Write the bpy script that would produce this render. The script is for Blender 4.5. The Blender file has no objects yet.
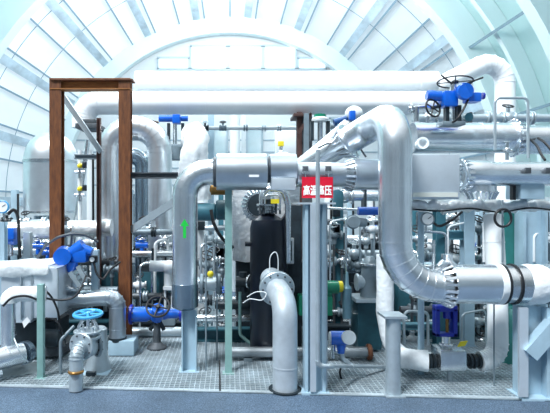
import bpy, bmesh, math, random
from mathutils import Vector, Matrix, Quaternion, noise
PI = math.pi
rnd = random.Random(7)
sc = bpy.context.scene
COL = sc.collection
F = 500.0; VX = 230.0; VY = 205.0; CAMH = 1.8
V = Vector

def P(px, py, d):
    """a point of the hall: across, deep, high"""
    return V(((px - VX) * d / F, d, CAMH - (py - VY) * d / F))
def S(n, d): return n * d / F
def G(px, d):
    """point on the floor"""
    return V(((px - VX) * d / F, d, 0))

# ---------------------------------------------------------------- materials
MATS = {}
def mat(name, base, rough=.5, metal=0., var=.0, vscale=6., bump=0., bscale=20., coat=0., base2=None, stretch=None, spec=.5, transl=0.):
    if name in MATS: return MATS[name]
    m = bpy.data.materials.new(name); m.use_nodes = True
    nt = m.node_tree; N = nt.nodes; L = nt.links
    b = N['Principled BSDF']
    b.inputs['Base Color'].default_value = (*base, 1)
    b.inputs['Roughness'].default_value = rough
    b.inputs['Metallic'].default_value = metal
    b.inputs['Specular IOR Level'].default_value = spec
    if coat: b.inputs['Coat Weight'].default_value = coat; b.inputs['Coat Roughness'].default_value = .1
    tc = N.new('ShaderNodeTexCoord'); mp = N.new('ShaderNodeMapping')
    L.new(tc.outputs['Object'], mp.inputs['Vector'])
    if stretch: mp.inputs['Scale'].default_value = stretch
    if var or base2:
        n = N.new('ShaderNodeTexNoise'); n.inputs['Scale'].default_value = vscale; n.inputs['Detail'].default_value = 5; n.inputs['Roughness'].default_value = .62
        L.new(mp.outputs['Vector'], n.inputs['Vector'])
        r = N.new('ShaderNodeValToRGB')
        r.color_ramp.elements[0].position = .35; r.color_ramp.elements[1].position = .68
        c2 = base2 if base2 else tuple(min(1, c * (1 + var)) for c in base)
        c1 = base if base2 else tuple(c * (1 - var) for c in base)
        r.color_ramp.elements[0].color = (*c1, 1); r.color_ramp.elements[1].color = (*c2, 1)
        L.new(n.outputs['Fac'], r.inputs['Fac']); L.new(r.outputs['Color'], b.inputs['Base Color'])
    if bump:
        n2 = N.new('ShaderNodeTexNoise'); n2.inputs['Scale'].default_value = bscale; n2.inputs['Detail'].default_value = 4
        L.new(mp.outputs['Vector'], n2.inputs['Vector'])
        bp = N.new('ShaderNodeBump'); bp.inputs['Strength'].default_value = bump; bp.inputs['Distance'].default_value = .02
        L.new(n2.outputs['Fac'], bp.inputs['Height']); L.new(bp.outputs['Normal'], b.inputs['Normal'])
    if transl:
        t = N.new('ShaderNodeBsdfTranslucent'); t.inputs['Color'].default_value = (*base, 1)
        x = N.new('ShaderNodeMixShader'); x.inputs['Fac'].default_value = transl
        out = N['Material Output']
        L.new(b.outputs['BSDF'], x.inputs[1]); L.new(t.outputs['BSDF'], x.inputs[2]); L.new(x.outputs['Shader'], out.inputs['Surface'])
    MATS[name] = m
    return m

ALU = mat('aluminium cladding', (.80, .85, .90), .27, .97, .10, 3.5, .06, 7)
ALUB = mat('bright satin cladding', (.84, .88, .92), .29, .9, .07, 4, .05, 8)
BEAMB = mat('orange brown primer', (.27, .10, .025), .55, .05, base2=(.42, .17, .04), vscale=9, stretch=(.6, 3, 3))
ALUM = mat('grey header cladding', (.50, .56, .62), .33, .9, .08, 4, .04, 8)
ALUD = mat('dull grey cladding', (.30, .38, .45), .25, .95, .10, 4, .06, 9)
FOIL = mat('crumpled foil', (.88, .92, .95), .34, .5, .15, 9, .9, 16)
STEEL = mat('stainless steel', (.66, .70, .73), .24, .95, .08, 12, .03, 30)
GALV = mat('galvanised steel', (.46, .54, .59), .38, .6, .08, 10)
CLOTH = mat('white insulation wrap', (.74, .79, .82), .75, 0, .12, 7, .9, 11)
WPAINT = mat('white paint', (.72, .77, .80), .5, 0, .04, 5)
SHEET = mat('pale clad sheet', (.62, .70, .77), .36, .5, .06, 5, .05, 6)
LBLUE = mat('pale blue steel paint', (.36, .51, .61), .42, .1, .07, 6)
LGREEN = mat('pale green steel paint', (.22, .39, .38), .45, .1, .10, 8)
TEAL = mat('teal steel paint', (.04, .15, .20), .45, .1, .15, 6)
DTEAL = mat('dark teal paint', (.02, .085, .115), .45, .1, .2, 6)
BROWN = mat('rusty brown primer', (.10, .032, .012), .55, .05, base2=(.22, .075, .021), vscale=9, stretch=(3, 3, .6))
BROWND = mat('dark rusty primer', (.10, .035, .016), .6, .05, base2=(.19, .07, .028), vscale=9, stretch=(3, 3, .6))
DSTEEL = mat('dark weathered steel', (.085, .10, .115), .5, .4, .25, 12)
DRED = mat('dark brown steel', (.085, .045, .04), .5, .3, .25, 12)
BLUE = mat('bright blue enamel', (.002, .115, .60), .3, 0, .08, 10, coat=.4)
DBLUE = mat('deep blue enamel', (.004, .018, .33), .3, 0, .08, 10, coat=.4)
SKYB = mat('light blue enamel', (.05, .36, .68), .35, 0, .08, 10, coat=.3)
BLACK = mat('black coating', (.004, .008, .018), .35, 0, .2, 6, .1, 12)
RUBBER = mat('black rubber', (.006, .008, .012), .5)
DARKM = mat('dark machine grey', (.02, .032, .042), .45, .3, .3, 8)
GREY = mat('mid grey paint', (.19, .25, .29), .45, .2, .12, 8)
BRASS = mat('brown brass', (.32, .17, .05), .35, .7, .2, 14)
RED = mat('sign red', (.62, .004, .03), .4)
WHITE = mat('sign white', (.9, .92, .93), .5)
GREENP = mat('green paint', (.003, .20, .11), .35, 0, .1, 8, coat=.2)
ARROWG = mat('green arrow vinyl', (.01, .55, .06), .5)
YELL = mat('yellow paint', (.72, .60, .02), .45)
PLAST = mat('clear grey plastic sheet', (.42, .48, .50), .2, 0, .15, 10, .6, 12)
VSKIN = mat('white roof lining', (.88, .93, .955), .6, 0, .09, 2.2, stretch=(.35, .12, .35), transl=.6)
VGLAZE = mat('greenish roof glazing', (.66, .84, .84), .45, 0, .06, 1.2, transl=.45)
PURL = mat('purlin grey paint', (.24, .36, .45), .5, .1)
RIBM = mat('white rib paint', (.74, .86, .87), .5)
STRIP = mat('pale blue grey strip', (.50, .62, .70), .45, 0, .3, 3, stretch=(.5, .25, .5))
WALLM = mat('white wall panel', (.86, .90, .92), .6, 0, .03, 2, transl=.35)
PANE = mat('bright window pane', (.90, .94, .96), .4, 0, .03, 2, transl=.55)
_p = PANE.node_tree.nodes['Principled BSDF']; _p.inputs['Emission Color'].default_value = (.9, .97, 1, 1); _p.inputs['Emission Strength'].default_value = 1.0
PANEG = mat('grey window pane', (.40, .52, .56), .15, 0, .1, 2)

def floor_mat():
    m = bpy.data.materials.new('speckled blue grey concrete'); m.use_nodes = True
    N = m.node_tree.nodes; L = m.node_tree.links; b = N['Principled BSDF']
    tc = N.new('ShaderNodeTexCoord')
    n1 = N.new('ShaderNodeTexNoise'); n1.inputs['Scale'].default_value = 130; n1.inputs['Detail'].default_value = 3
    n2 = N.new('ShaderNodeTexNoise'); n2.inputs['Scale'].default_value = 2.2; n2.inputs['Detail'].default_value = 5
    for n in (n1, n2): L.new(tc.outputs['Object'], n.inputs['Vector'])
    r = N.new('ShaderNodeValToRGB'); r.color_ramp.elements[0].position = .33; r.color_ramp.elements[1].position = .7
    r.color_ramp.elements[0].color = (.012, .026, .052, 1); r.color_ramp.elements[1].color = (.135, .205, .295, 1)
    L.new(n1.outputs['Fac'], r.inputs['Fac'])
    r2 = N.new('ShaderNodeValToRGB'); r2.color_ramp.elements[0].position = .3; r2.color_ramp.elements[1].position = .75
    r2.color_ramp.elements[0].color = (.8, .8, .8, 1); r2.color_ramp.elements[1].color = (1.2, 1.2, 1.2, 1)
    L.new(n2.outputs['Fac'], r2.inputs['Fac'])
    mx = N.new('ShaderNodeMix'); mx.data_type = 'RGBA'; mx.blend_type = 'MULTIPLY'; mx.inputs['Factor'].default_value = 1
    L.new(r.outputs['Color'], mx.inputs['A']); L.new(r2.outputs['Color'], mx.inputs['B'])
    L.new(mx.outputs['Result'], b.inputs['Base Color']); b.inputs['Roughness'].default_value = .5
    return m
FLOORM = floor_mat()
GRATE = mat('grating steel', (.47, .55, .60), .42, .4, .3, 3)
GRATEP = mat('deck plate', (.045, .075, .095), .5, .3, base2=(.16, .22, .26), vscale=2.2)

# ---------------------------------------------------------------- mesh builder
WORLD = {}
class MB:
    def __init__(s): s.bm = bmesh.new()
    def _add(s, verts, faces):
        vs = [s.bm.verts.new(v) for v in verts]
        for f in faces:
            try: s.bm.faces.new([vs[i] for i in f])
            except ValueError: pass
        return s
    def box(s, c, size, rot=None, bev=0.):
        c = V(c); hx, hy, hz = (x / 2 for x in size)
        b = min(bev, hx * .9, hy * .9, hz * .9)
        t = bmesh.new(); bmesh.ops.create_cube(t, size=1)
        for v in t.verts: v.co = V((v.co.x * hx * 2, v.co.y * hy * 2, v.co.z * hz * 2))
        if b > 0: bmesh.ops.bevel(t, geom=list(t.edges), offset=b, segments=2, affect='EDGES', profile=.6)
        R = rot if rot is not None else Matrix.Identity(3)
        t.verts.index_update()
        s._add([R @ v.co + c for v in t.verts], [[v.index for v in f.verts] for f in t.faces]); t.free()
        return s
    def bx(s, x0, x1, y0, y1, d, depth, bev=0.):
        """box whose front face spans these bounds at depth d"""
        a, b = P(x0, y1, d), P(x1, y0, d)
        return s.box(((a.x + b.x) / 2, d + depth / 2, (a.z + b.z) / 2), (b.x - a.x, depth, b.z - a.z), None, bev)
    def lathe(s, p0, axis, prof, seg=24, caps=True):
        """prof: list of (along, radius)"""
        p0 = V(p0); ax = V(axis).normalized()
        u = ax.orthogonal().normalized(); w = ax.cross(u)
        vs = []; fs = []
        for t, r in prof:
            for k in range(seg):
                a = 2 * PI * k / seg
                vs.append(p0 + ax * t + (u * math.cos(a) + w * math.sin(a)) * max(r, 1e-5))
        for i in range(len(prof) - 1):
            for k in range(seg):
                k2 = (k + 1) % seg
                fs.append([i * seg + k, i * seg + k2, (i + 1) * seg + k2, (i + 1) * seg + k])
        if caps:
            fs.append(list(range(seg))[::-1]); fs.append([(len(prof) - 1) * seg + k for k in range(seg)])
        return s._add(vs, fs)
    def cyl(s, p0, p1, r, r1=None, seg=20):
        p0 = V(p0); p1 = V(p1); L = (p1 - p0).length
        return s.lathe(p0, p1 - p0, [(0, r), (L, r if r1 is None else r1)], seg)
    def disc(s, c, axis, r, t, seg=24, bev=None):
        b = t * .2 if bev is None else bev
        return s.lathe(V(c) - V(axis).normalized() * t / 2, axis, [(0, r - b), (b, r), (t - b, r), (t, r - b)], seg)
    def ring(s, c, axis, ri, ro, t, seg=28):
        return s.lathe(V(c) - V(axis).normalized() * t / 2, axis, [(0, ri), (0, ro), (t, ro), (t, ri), (0, ri)], seg, False)
    def torus(s, c, axis, R, r, seg=32, sg=8, a0=0., a1=2 * PI):
        ax = V(axis).normalized(); u = ax.orthogonal().normalized(); w = ax.cross(u)
        n = seg; full = abs(a1 - a0 - 2 * PI) < 1e-4
        pts = [V(c) + (u * math.cos(a0 + (a1 - a0) * k / n) + w * math.sin(a0 + (a1 - a0) * k / n)) * R for k in range(n if full else n + 1)]
        return s.tube(pts, r, sg, closed=full)
    def sphere(s, c, r, sc_=(1, 1, 1), seg=18, rot=None):
        t = bmesh.new(); bmesh.ops.create_uvsphere(t, u_segments=seg, v_segments=max(6, seg // 2), radius=r)
        R = rot if rot is not None else Matrix.Identity(3)
        t.verts.index_update()
        s._add([R @ V((v.co.x * sc_[0], v.co.y * sc_[1], v.co.z * sc_[2])) + V(c) for v in t.verts], [[v.index for v in f.verts] for f in t.faces]); t.free()
        return s
    def tube(s, pts, r, seg=16, closed=False, jit=0., caps=True, sub=None):
        pts = [V(p) for p in pts]
        if sub:
            q = [pts[0]]
            for a, b in zip(pts, pts[1:]):
                n = max(1, int((b - a).length / sub))
                q += [a.lerp(b, k / n) for k in range(1, n + 1)]
            pts = q
        n = len(pts)
        rs = r if isinstance(r, (list, tuple)) else [r] * n
        tang = []
        for i in range(n):
            a = pts[i - 1] if (i > 0 or closed) else pts[i]
            b = pts[(i + 1) % n] if (i < n - 1 or closed) else pts[i]
            tang.append((b - a).normalized())
        u = tang[0].orthogonal().normalized()
        vs = []; fs = []
        for i in range(n):
            if i > 0:
                q = tang[i - 1].rotation_difference(tang[i]); u = q @ u
            u = (u - tang[i] * u.dot(tang[i])).normalized(); w = tang[i].cross(u)
            for k in range(seg):
                a = 2 * PI * k / seg; dv = u * math.cos(a) + w * math.sin(a)
                rr = rs[i]
                if jit: rr *= 1 + jit * noise.noise((pts[i] + dv * rs[i]) * (3.2 / max(rs[i] * 6, .3)) ) * 1.6 + jit * .8 * noise.noise((pts[i] + dv * rs[i]) * 14)
                vs.append(pts[i] + dv * rr)
        m = n if closed else n - 1
        for i in range(m):
            j = (i + 1) % n
            for k in range(seg):
                k2 = (k + 1) % seg
                fs.append([i * seg + k, i * seg + k2, j * seg + k2, j * seg + k])
        if caps and not closed:
            fs.append(list(range(seg))[::-1]); fs.append([(n - 1) * seg + k for k in range(seg)])
        return s._add(vs, fs)
    def prism(s, outline, dirv):
        n = len(outline); dv = V(dirv)
        vs = [V(p) for p in outline] + [V(p) + dv for p in outline]
        fs = [list(range(n)), list(range(n, 2 * n))[::-1]] + [[i, i + n, (i + 1) % n + n, (i + 1) % n] for i in range(n)]
        return s._add(vs, fs)
    def ibeam(s, p0, p1, h, w, t, up):
        """I section: h between the flange faces along up, w flange width"""
        p0 = V(p0); p1 = V(p1); ax = (p1 - p0).normalized(); up = (V(up) - ax * V(up).dot(ax)).normalized(); sd = ax.cross(up)
        o = [(-w / 2, -h / 2), (w / 2, -h / 2), (w / 2, -h / 2 + t), (t / 2, -h / 2 + t), (t / 2, h / 2 - t), (w / 2, h / 2 - t), (w / 2, h / 2), (-w / 2, h / 2), (-w / 2, h / 2 - t), (-t / 2, h / 2 - t), (-t / 2, -h / 2 + t), (-w / 2, -h / 2 + t)]
        return s.prism([p0 + sd * a + up * b for a, b in o], p1 - p0)
    def angle(s, p0, p1, w, t, ua, ub):
        """L section with legs along ua and ub"""
        ua = V(ua); ub = V(ub); p0 = V(p0)
        o = [(0, 0), (w, 0), (w, t), (t, t), (t, w), (0, w)]
        return s.prism([p0 + ua * a + ub * b for a, b in o], V(p1) - p0)
    def bar(s, p0, p1, w, h, up=(0, 0, 1)):
        p0 = V(p0); p1 = V(p1); ax = (p1 - p0).normalized(); up = V(up)
        if abs(ax.dot(up)) > .95: up = V((0, 1, 0))
        up = (up - ax * up.dot(ax)).normalized(); sd = ax.cross(up)
        return s.prism([p0 + sd * a * w / 2 + up * b * h / 2 for a, b in ((-1, -1), (1, -1), (1, 1), (-1, 1))], p1 - p0)
    def crimp(s, c, axis, ri, ro, ln, n=26):
        """cut and folded end tabs of a cladding sheet"""
        ax = V(axis).normalized(); u = ax.orthogonal().normalized(); w = ax.cross(u)
        s.lathe(c, ax, [(-.012, ri * .9), (-.012, ro), (.0, ro), (.0, ri * .9)], n * 2, False)
        for k in range(n):
            a = 2 * PI * k / n; dv = u * math.cos(a) + w * math.sin(a); tv = -u * math.sin(a) + w * math.cos(a)
            wd = 2 * PI * ri / n * .29
            p = [V(c) + dv * ro - tv * wd, V(c) + dv * ro * 1.02 + tv * wd, V(c) + ax * ln * 1.05 + dv * (ri + .006) + tv * wd * .7, V(c) + ax * ln * 1.05 + dv * (ri + .004) - tv * wd * .7]
            nrm = (dv + ax * .5).normalized() * .014
            s.prism(p, nrm)
        return s
    def jitter(s, amt, freq=4.):
        bmesh.ops.subdivide_edges(s.bm, edges=[e for e in s.bm.edges if e.calc_length() > .12], cuts=4, use_grid_fill=True)
        for v in s.bm.verts:
            v.co += V((noise.noise(v.co * freq), noise.noise(v.co * freq + V((9, 3, 1))), noise.noise(v.co * freq + V((2, 7, 5))))) * amt
        return s
    def build(s, name, m, parent=None, root=None, sharp=38):
        bmesh.ops.recalc_face_normals(s.bm, faces=list(s.bm.faces))
        org = WORLD.get(parent.name, V((0, 0, 0))) if parent is not None else None
        if parent is None:
            zs = [v.co for v in s.bm.verts]
            lo = V((min(v.x for v in zs), min(v.y for v in zs), min(v.z for v in zs))); hi = V((max(v.x for v in zs), max(v.y for v in zs), max(v.z for v in zs)))
            org = V(((lo.x + hi.x) / 2, (lo.y + hi.y) / 2, lo.z))
        for v in s.bm.verts: v.co -= org
        me = bpy.data.meshes.new(name)
        s.bm.to_mesh(me); s.bm.free()
        for p in me.polygons: p.use_smooth = True
        me.set_sharp_from_angle(angle=math.radians(sharp))
        me.materials.append(m)
        o = bpy.data.objects.new(name, me); COL.objects.link(o)
        if parent is not None: o.parent = parent
        else: o.location = org
        WORLD[o.name] = org
        return o

def tag(o, label, cat, group=None, kind=None):
    if label: o['label'] = label
    if cat: o['category'] = cat
    if group: o['group'] = group
    if kind: o['kind'] = kind
    return o
def thing(name, label, cat, loc, group=None):
    o = bpy.data.objects.new(name, None); COL.objects.link(o); o.empty_display_size = .1
    o.location = V(loc); WORLD[o.name] = V(loc)
    return tag(o, label, cat, group)
def struct(o): o['kind'] = 'structure'; return o
def lab(o, l): o['label'] = l; return o
def copy_tree(root, delta, label, group=None):
    r = root.copy(); COL.objects.link(r); r.location = root.location + V(delta); r['label'] = label
    if group: r['group'] = group
    def kids(src, dst):
        for ch in list(src.children):
            c = ch.copy(); COL.objects.link(c); c.parent = dst; kids(ch, c)
    kids(root, r)
    return r

def fillet(pts, R, n=6):
    pts = [V(p) for p in pts]; out = [pts[0]]; joints = []
    for i in range(1, len(pts) - 1):
        a = (pts[i - 1] - pts[i]); b = (pts[i + 1] - pts[i]); la, lb = a.length, b.length; a.normalize(); b.normalize()
        ang = a.angle(b)
        if ang > PI - .05: out.append(pts[i]); continue
        RR = R[i - 1] if isinstance(R, (list, tuple)) else R
        t = min(RR / math.tan(ang / 2), la * .49 if i > 1 else la * .98, lb * .49 if i < len(pts) - 2 else lb * .98); r = t * math.tan(ang / 2)
        bis = (a + b).normalized(); c = pts[i] + bis * (r / math.sin(ang / 2))
        p0 = pts[i] + a * t; p1 = pts[i] + b * t
        v0 = p0 - c; v1 = p1 - c; q = v0.rotation_difference(v1)
        for k in range(n + 1):
            qq = Quaternion().slerp(q, k / n)
            out.append(c + qq @ v0); joints.append((c + qq @ v0, None))
    out.append(pts[-1])
    return out

def clad(mb, pts, r, R=.3, n=6, seam=.6, seg=28, jit=0., sub=None, gores=True):
    """clad pipe along a filleted route, with lap seams on runs and gores on elbows"""
    path = fillet(pts, R, n)
    if isinstance(R, (list, tuple)): R = max(R)
    mb.tube(path, r, seg, jit=jit, sub=sub)
    if jit: return mb
    for i in range(len(path) - 1):
        a, b = path[i], path[i + 1]; L = (b - a).length; ax = (b - a).normalized()
        if L > seam * .7:
            k = max(1, int(L / seam))
            for j in range(1, k + 1):
                mb.lathe(a + ax * (L * j / (k + .5) - .008), ax, [(0, r * .98), (.001, r + .0035), (.014, r + .0035), (.016, r * .98)], seg, False)
    for i in range(1, len(path) - 1) if gores else ():
        ax = (path[i + 1] - path[i - 1]).normalized()
        if (path[i] - path[i - 1]).length < R * 1.2 or (path[i + 1] - path[i]).length < R * 1.2:
            mb.lathe(path[i] - ax * .005, ax, [(0, r * .98), (.001, r + .006), (.011, r + .006), (.012, r * .98)], seg, False)
    return mb

def pipe(name, label, cat, pts, r, m, R=.3, n=6, seam=.6, jit=0., group=None, part='cladding', sub=None, solo=True, seg=24, gores=True):
    """a run of pipe: one mesh, tagged; with solo False an Empty with the run as its first part"""
    mb = MB(); clad(mb, pts, r, R, n, seam, seg, jit, sub, gores)
    if solo: return tag(mb.build(name, m), label, cat, group)
    lo = min((V(p) for p in pts), key=lambda p: p.z)
    t = thing(name, label, cat, lo, group)
    mb.build(part, m, t)
    return t

def flange(parent, c, axis, R, t, m, bolts=8, bm_=None, name='flange', seg=28, br=None, pc=None):
    ax = V(axis).normalized()
    f = MB().disc(c, ax, R, t, seg).build(name, m, parent)
    u = ax.orthogonal().normalized(); w = ax.cross(u); br = br or R * .09; pc = pc or R * .8
    for k in range(bolts):
        a = 2 * PI * (k + .5) / bolts
        p = V(c) + (u * math.cos(a) + w * math.sin(a)) * pc
        MB().cyl(p - ax * (t / 2 + br * 1.3), p + ax * (t / 2 + br * 1.3), br, seg=6).build('bolt', bm_ or DSTEEL, f)
    return f

def handwheel(parent, c, axis, R, r, m, spokes=4, name='handwheel'):
    mb = MB().torus(c, axis, R, r, 32, 8)
    ax = V(axis).normalized(); u = ax.orthogonal().normalized(); w = ax.cross(u)
    for k in range(spokes):
        a = 2 * PI * k / spokes + .4; mb.cyl(c, V(c) + (u * math.cos(a) + w * math.sin(a)) * R, r * .75, seg=8)
    mb.disc(c, ax, R * .2, r * 3, 14)
    return mb.build(name, m, parent)

def cable(name, label, pts, r, m=None, cat='cable', group=None, n=10):
    """smooth spline through the points"""
    pts = [V(p) for p in pts]; q = [pts[0] * 2 - pts[1]] + pts + [pts[-1] * 2 - pts[-2]]; out = []
    for i in range(1, len(q) - 2):
        for k in range(n):
            t = k / n; a, b, c, d = q[i - 1:i + 3]
            out.append(.5 * ((2 * b) + (c - a) * t + (2 * a - 5 * b + 4 * c - d) * t * t + (3 * b - a - 3 * c + d) * t ** 3))
    out.append(pts[-1])
    return tag(MB().tube(out, r, 8).build(name, m or RUBBER), label, cat, group)

def column(name, label, px, d, y0, width, depth, m, t=.014, face='web', cat='steel column', base=True, group=None, z0=0.):
    """upright I section from the floor; face says what looks at the viewer"""
    top = P(px, y0, d); bot = V((top.x, d, z0))
    th = thing(name, label, cat, bot, group)
    MB().ibeam(bot + V((0, 0, .012)), top, width if face == 'web' else depth, depth if face == 'web' else width, t, (1, 0, 0) if face == 'web' else (0, 1, 0)).build('shaft', m, th, sharp=20)
    if base: MB().box(bot + V((0, 0, .009)), (width * 1.35, depth * 1.35, .018)).build('base_plate', m, th)
    return th
def post(name, label, px, d, y0, w, m, cat='post', group=None, shape='box', foot=True):
    top = P(px, y0, d); bot = V((top.x, d, 0))
    th = thing(name, label, cat, bot, group)
    if shape == 'box': MB().box((bot + top) / 2, (w, w, top.z), None, w * .06).build('shaft', m, th)
    elif shape == 'round': MB().cyl(bot + V((0, 0, .004)), top, w / 2, seg=24).build('shaft', m, th)
    else: MB().angle(bot + V((-w / 2, 0, .004)), top + V((-w / 2, 0, 0)), w, w * .14, (1, 0, 0), (0, 1, 0)).build('shaft', m, th, sharp=20)
    if foot: MB().box(bot + V((0, w * .2 if shape == 'angle' else 0, .006)), (w * 1.7, w * 1.7, .012)).build('base_plate', m, th)
    return th
# ================================================================ the setting
CZ = 2.0; RV = 8.0; Y0, YM, Y1 = 7.6, 13.4, 22.0
def arc_pts(r, n, a0=0, a1=PI): return [(r * math.cos(a0 + (a1 - a0) * k / n), CZ + r * math.sin(a0 + (a1 - a0) * k / n)) for k in range(n + 1)]
def vault(y0, y1, m, seams):
    mb = MB(); n = 60
    inn = arc_pts(RV, n); out = arc_pts(RV + .06, n)
    vs = [V((x, y, z)) for y in (y0, y1) for x, z in inn] + [V((x, y, z)) for y in (y0, y1) for x, z in out]
    k = n + 1; fs = []
    for i in range(n):
        fs += [[i, i + 1, k + i + 1, k + i], [2 * k + i, 3 * k + i, 3 * k + i + 1, 2 * k + i + 1]]
        fs += [[i, 2 * k + i, 2 * k + i + 1, i + 1], [k + i, k + i + 1, 3 * k + i + 1, 3 * k + i]]
    mb._add(vs, fs)
    return struct(mb.build('ceiling', m))
vault(Y0, YM, VGLAZE, 0); vault(YM, Y1, VSKIN, 0)
def arch_band(name, y0, y1, ri, ro, m):
    mb = MB(); n = 64; a = arc_pts(ri, n); b = arc_pts(ro, n)
    for i in range(n):
        q = [a[i], a[i + 1], b[i + 1], b[i]]
        vs = [V((x, y, z)) for y in (y0, y1) for x, z in q]
        f = [[0, 1, 2, 3], [4, 7, 6, 5], [0, 4, 5, 1], [3, 2, 6, 7]]
        if i == 0: f.append([0, 3, 7, 4])
        if i == n - 1: f.append([1, 5, 6, 2])
        mb._add(vs, f)
    bmesh.ops.remove_doubles(mb.bm, verts=mb.bm.verts, dist=1e-4)
    return struct(mb.build(name, m))
tn = [0]
def trim(): tn[0] += 1; return 'trim_%d' % tn[0]
arch_band(trim(), 21.55, 21.95, 7.25, 7.94, RIBM)
arch_band(trim(), 13.2, 13.6, 7.30, 7.99, RIBM)
arch_band(trim(), 10.2, 10.55, 7.30, 7.99, RIBM)
arch_band(trim(), 12.15, 12.3, 7.62, 7.99, RIBM)
for y in (15.4, 17.8): arch_band(trim(), y, y + .018, 7.98, 7.995, PURL)
for k in range(23):                                   # purlins along the vault
    a = math.radians(2 + 8 * k); p = V((math.cos(a), 0, math.sin(a))); r = 7.93
    c = p * r + V((0, 0, CZ))
    struct(MB().bar(c + V((0, 13.62, 0)), c + V((0, 21.5, 0)), .06, .11, p).build(trim(), PURL, sharp=20))
    if k % 2 == 0:
        c2 = p * 7.9 + V((0, 0, CZ))
        q = V((-math.sin(a), 0, math.cos(a))) * .34
        struct(MB().bar(c2 + q + V((0, 13.62, 0)), c2 + q + V((0, 21.5, 0)), .30, .03, p).build(trim(), STRIP, sharp=20))
for deg in (16, 32, 47, 133, 148, 164):
    a = math.radians(deg); p = V((math.cos(a), 0, math.sin(a))); c = p * 7.5 + V((0, 0, CZ))
    struct(MB().bar(c + V((0, 10.56, 0)), c + V((0, 13.19, 0)), .07, .12, p).build(trim(), mat('purlin dark grey', (.22, .32, .38), .5), sharp=20))
struct(MB().box((-8.03, 15, 1.0), (.06, 14.8, 2.0)).build('wall_left', WALLM))
struct(MB().box((8.03, 15, 1.0), (.06, 14.8, 2.0)).build('wall_right', WALLM))
# unseen piers and open bays added behind the viewer to streak the pipe reflections
mb = MB()
for x0, x1 in ((-12, -8.4), (-7.0, -3.2), (-2.2, .6), (2.6, 3.6), (4.6, 8.2), (9.6, 12)): mb.box(((x0 + x1) / 2, -9, 4), (x1 - x0, .3, 8))
mb.box((0, -9, .55), (24, .29, 1.1)).box((0, -9, 7.4), (24, .29, 1.2))
DW = mat('reflection wall grey', (.30, .37, .41), .7)
struct(mb.build('reflection_wall_front', DW))
for sx, nm in ((-1, 'reflection_wall_left'), (1, 'reflection_wall_right')):
    mb = MB()
    for y0, y1 in ((-9, -4.5), (-3, .5), (2.0, 4.6), (5.8, 7.4)): mb.box((sx * 11.5, (y0 + y1) / 2, 3.2), (.3, y1 - y0, 6.4))
    mb.box((sx * 11.5, -.8, .45), (.29, 16.4, .9))
    struct(mb.build(nm, DW))
# end wall: half round with an opening filled by the glazing
mb = MB()
mb.prism([V((x, 22.06, z)) for x, z in [(8.06, 0)] + arc_pts(8.06, 48) + [(-8.06, 0)]], (0, .08, 0))
struct(mb.build('wall_back', WALLM))
for y in (140, 152, 168, 185):
    a = P(0, y, 22); struct(MB().box((0, 22.03, a.z), (14, .03, .035)).build(trim(), PURL))
wi = 0
def window(px0, px1, py0, py1, m, fr, bars=()):
    global wi; wi += 1
    d = 22.0
    a, b = P(px0, py1, d), P(px1, py0, d)
    w = thing('window_%d' % wi, None, None, ((a.x + b.x) / 2, 22, a.z)); w['kind'] = 'structure'
    MB().box(((a.x + b.x) / 2, 22.02, (a.z + b.z) / 2), (b.x - a.x, .03, b.z - a.z)).build('pane', m, w)
    f = MB(); t = .09
    for (x, z, sx, sz) in (((a.x + b.x) / 2, a.z, b.x - a.x + t, t), ((a.x + b.x) / 2, b.z, b.x - a.x + t, t), (a.x, (a.z + b.z) / 2, t, b.z - a.z), (b.x, (a.z + b.z) / 2, t, b.z - a.z)):
        f.box((x, 21.99, z), (sx, .06, sz))
    for q in bars: f.box((a.x, 21.99, 0), (0.01, .01, .01))
    f.build('window_frame', fr, w)
FR = mat('window frame grey', (.30, .40, .46), .45)
FRW = mat('window frame pale', (.46, .56, .62), .45)
for x0, x1 in ((158, 189), (191, 227), (229, 262), (264, 296), (298, 326)):
    top = 46 if 190 < x1 < 300 else 58
    window(x0, x1, top, 69, PANE, FRW)
for x0, x1 in ((184, 206), (214, 227), (247, 262)): window(x0, x1, 128, 160, PANEG, FR)
window(330, 352, 118, 150, PANEG, FRW)
# floor
m_ = MB(); m_.box((0, 5, -.06), (24, 34.4, .12)); struct(m_.build('floor', FLOORM))
# steel deck under the machinery: plate, bars and cross bars; its front edge runs slightly aslant
e0 = G(-40, 4.96); e1 = G(600, 4.56)
fr = V((e1 - e0)).normalized()
mb = MB()
mb.prism([V((e0.x - .6, e0.y + .05, .001)), V((e1.x + .6, e1.y - .05, .001)), V((7, 9.5, .001)), V((-7, 9.5, .001))], (0, 0, .004))
struct(mb.build('floor_deck_plate', GRATEP))
mb = MB()
y = 4.99
while y < 8.6:
    sl = (e1.y - e0.y) / (e1.x - e0.x)
    yy0 = y - .0; mb.bar(V((-5, y + sl * (-5 - e0.x) - .02, .009)), V((5.2, y + sl * (5.2 - e0.x) - .02, .009)), .010, .010)
    y += .05
x = -4.2
while x < 4.6:
    mb.bar(V((x, 4.99 + (x - e0.x) * sl - .02, .008)), V((x * 1.0, 8.6, .008)), .007, .009); x += .05
struct(mb.build('floor_grating', GRATE, sharp=20))
struct(MB().bar(V((e0.x - .6, e0.y + .09, .006)), V((e1.x + .6, e1.y + .0, .006)), .05, .012).build(trim(), GRATE, sharp=20))

struct(MB().bar(G(219.5, 5.75) + V((0, 0, .0125)), G(220, 4.80) + V((0, 0, .0125)), .018, .006).build(trim(), RUBBER, sharp=20))
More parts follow.
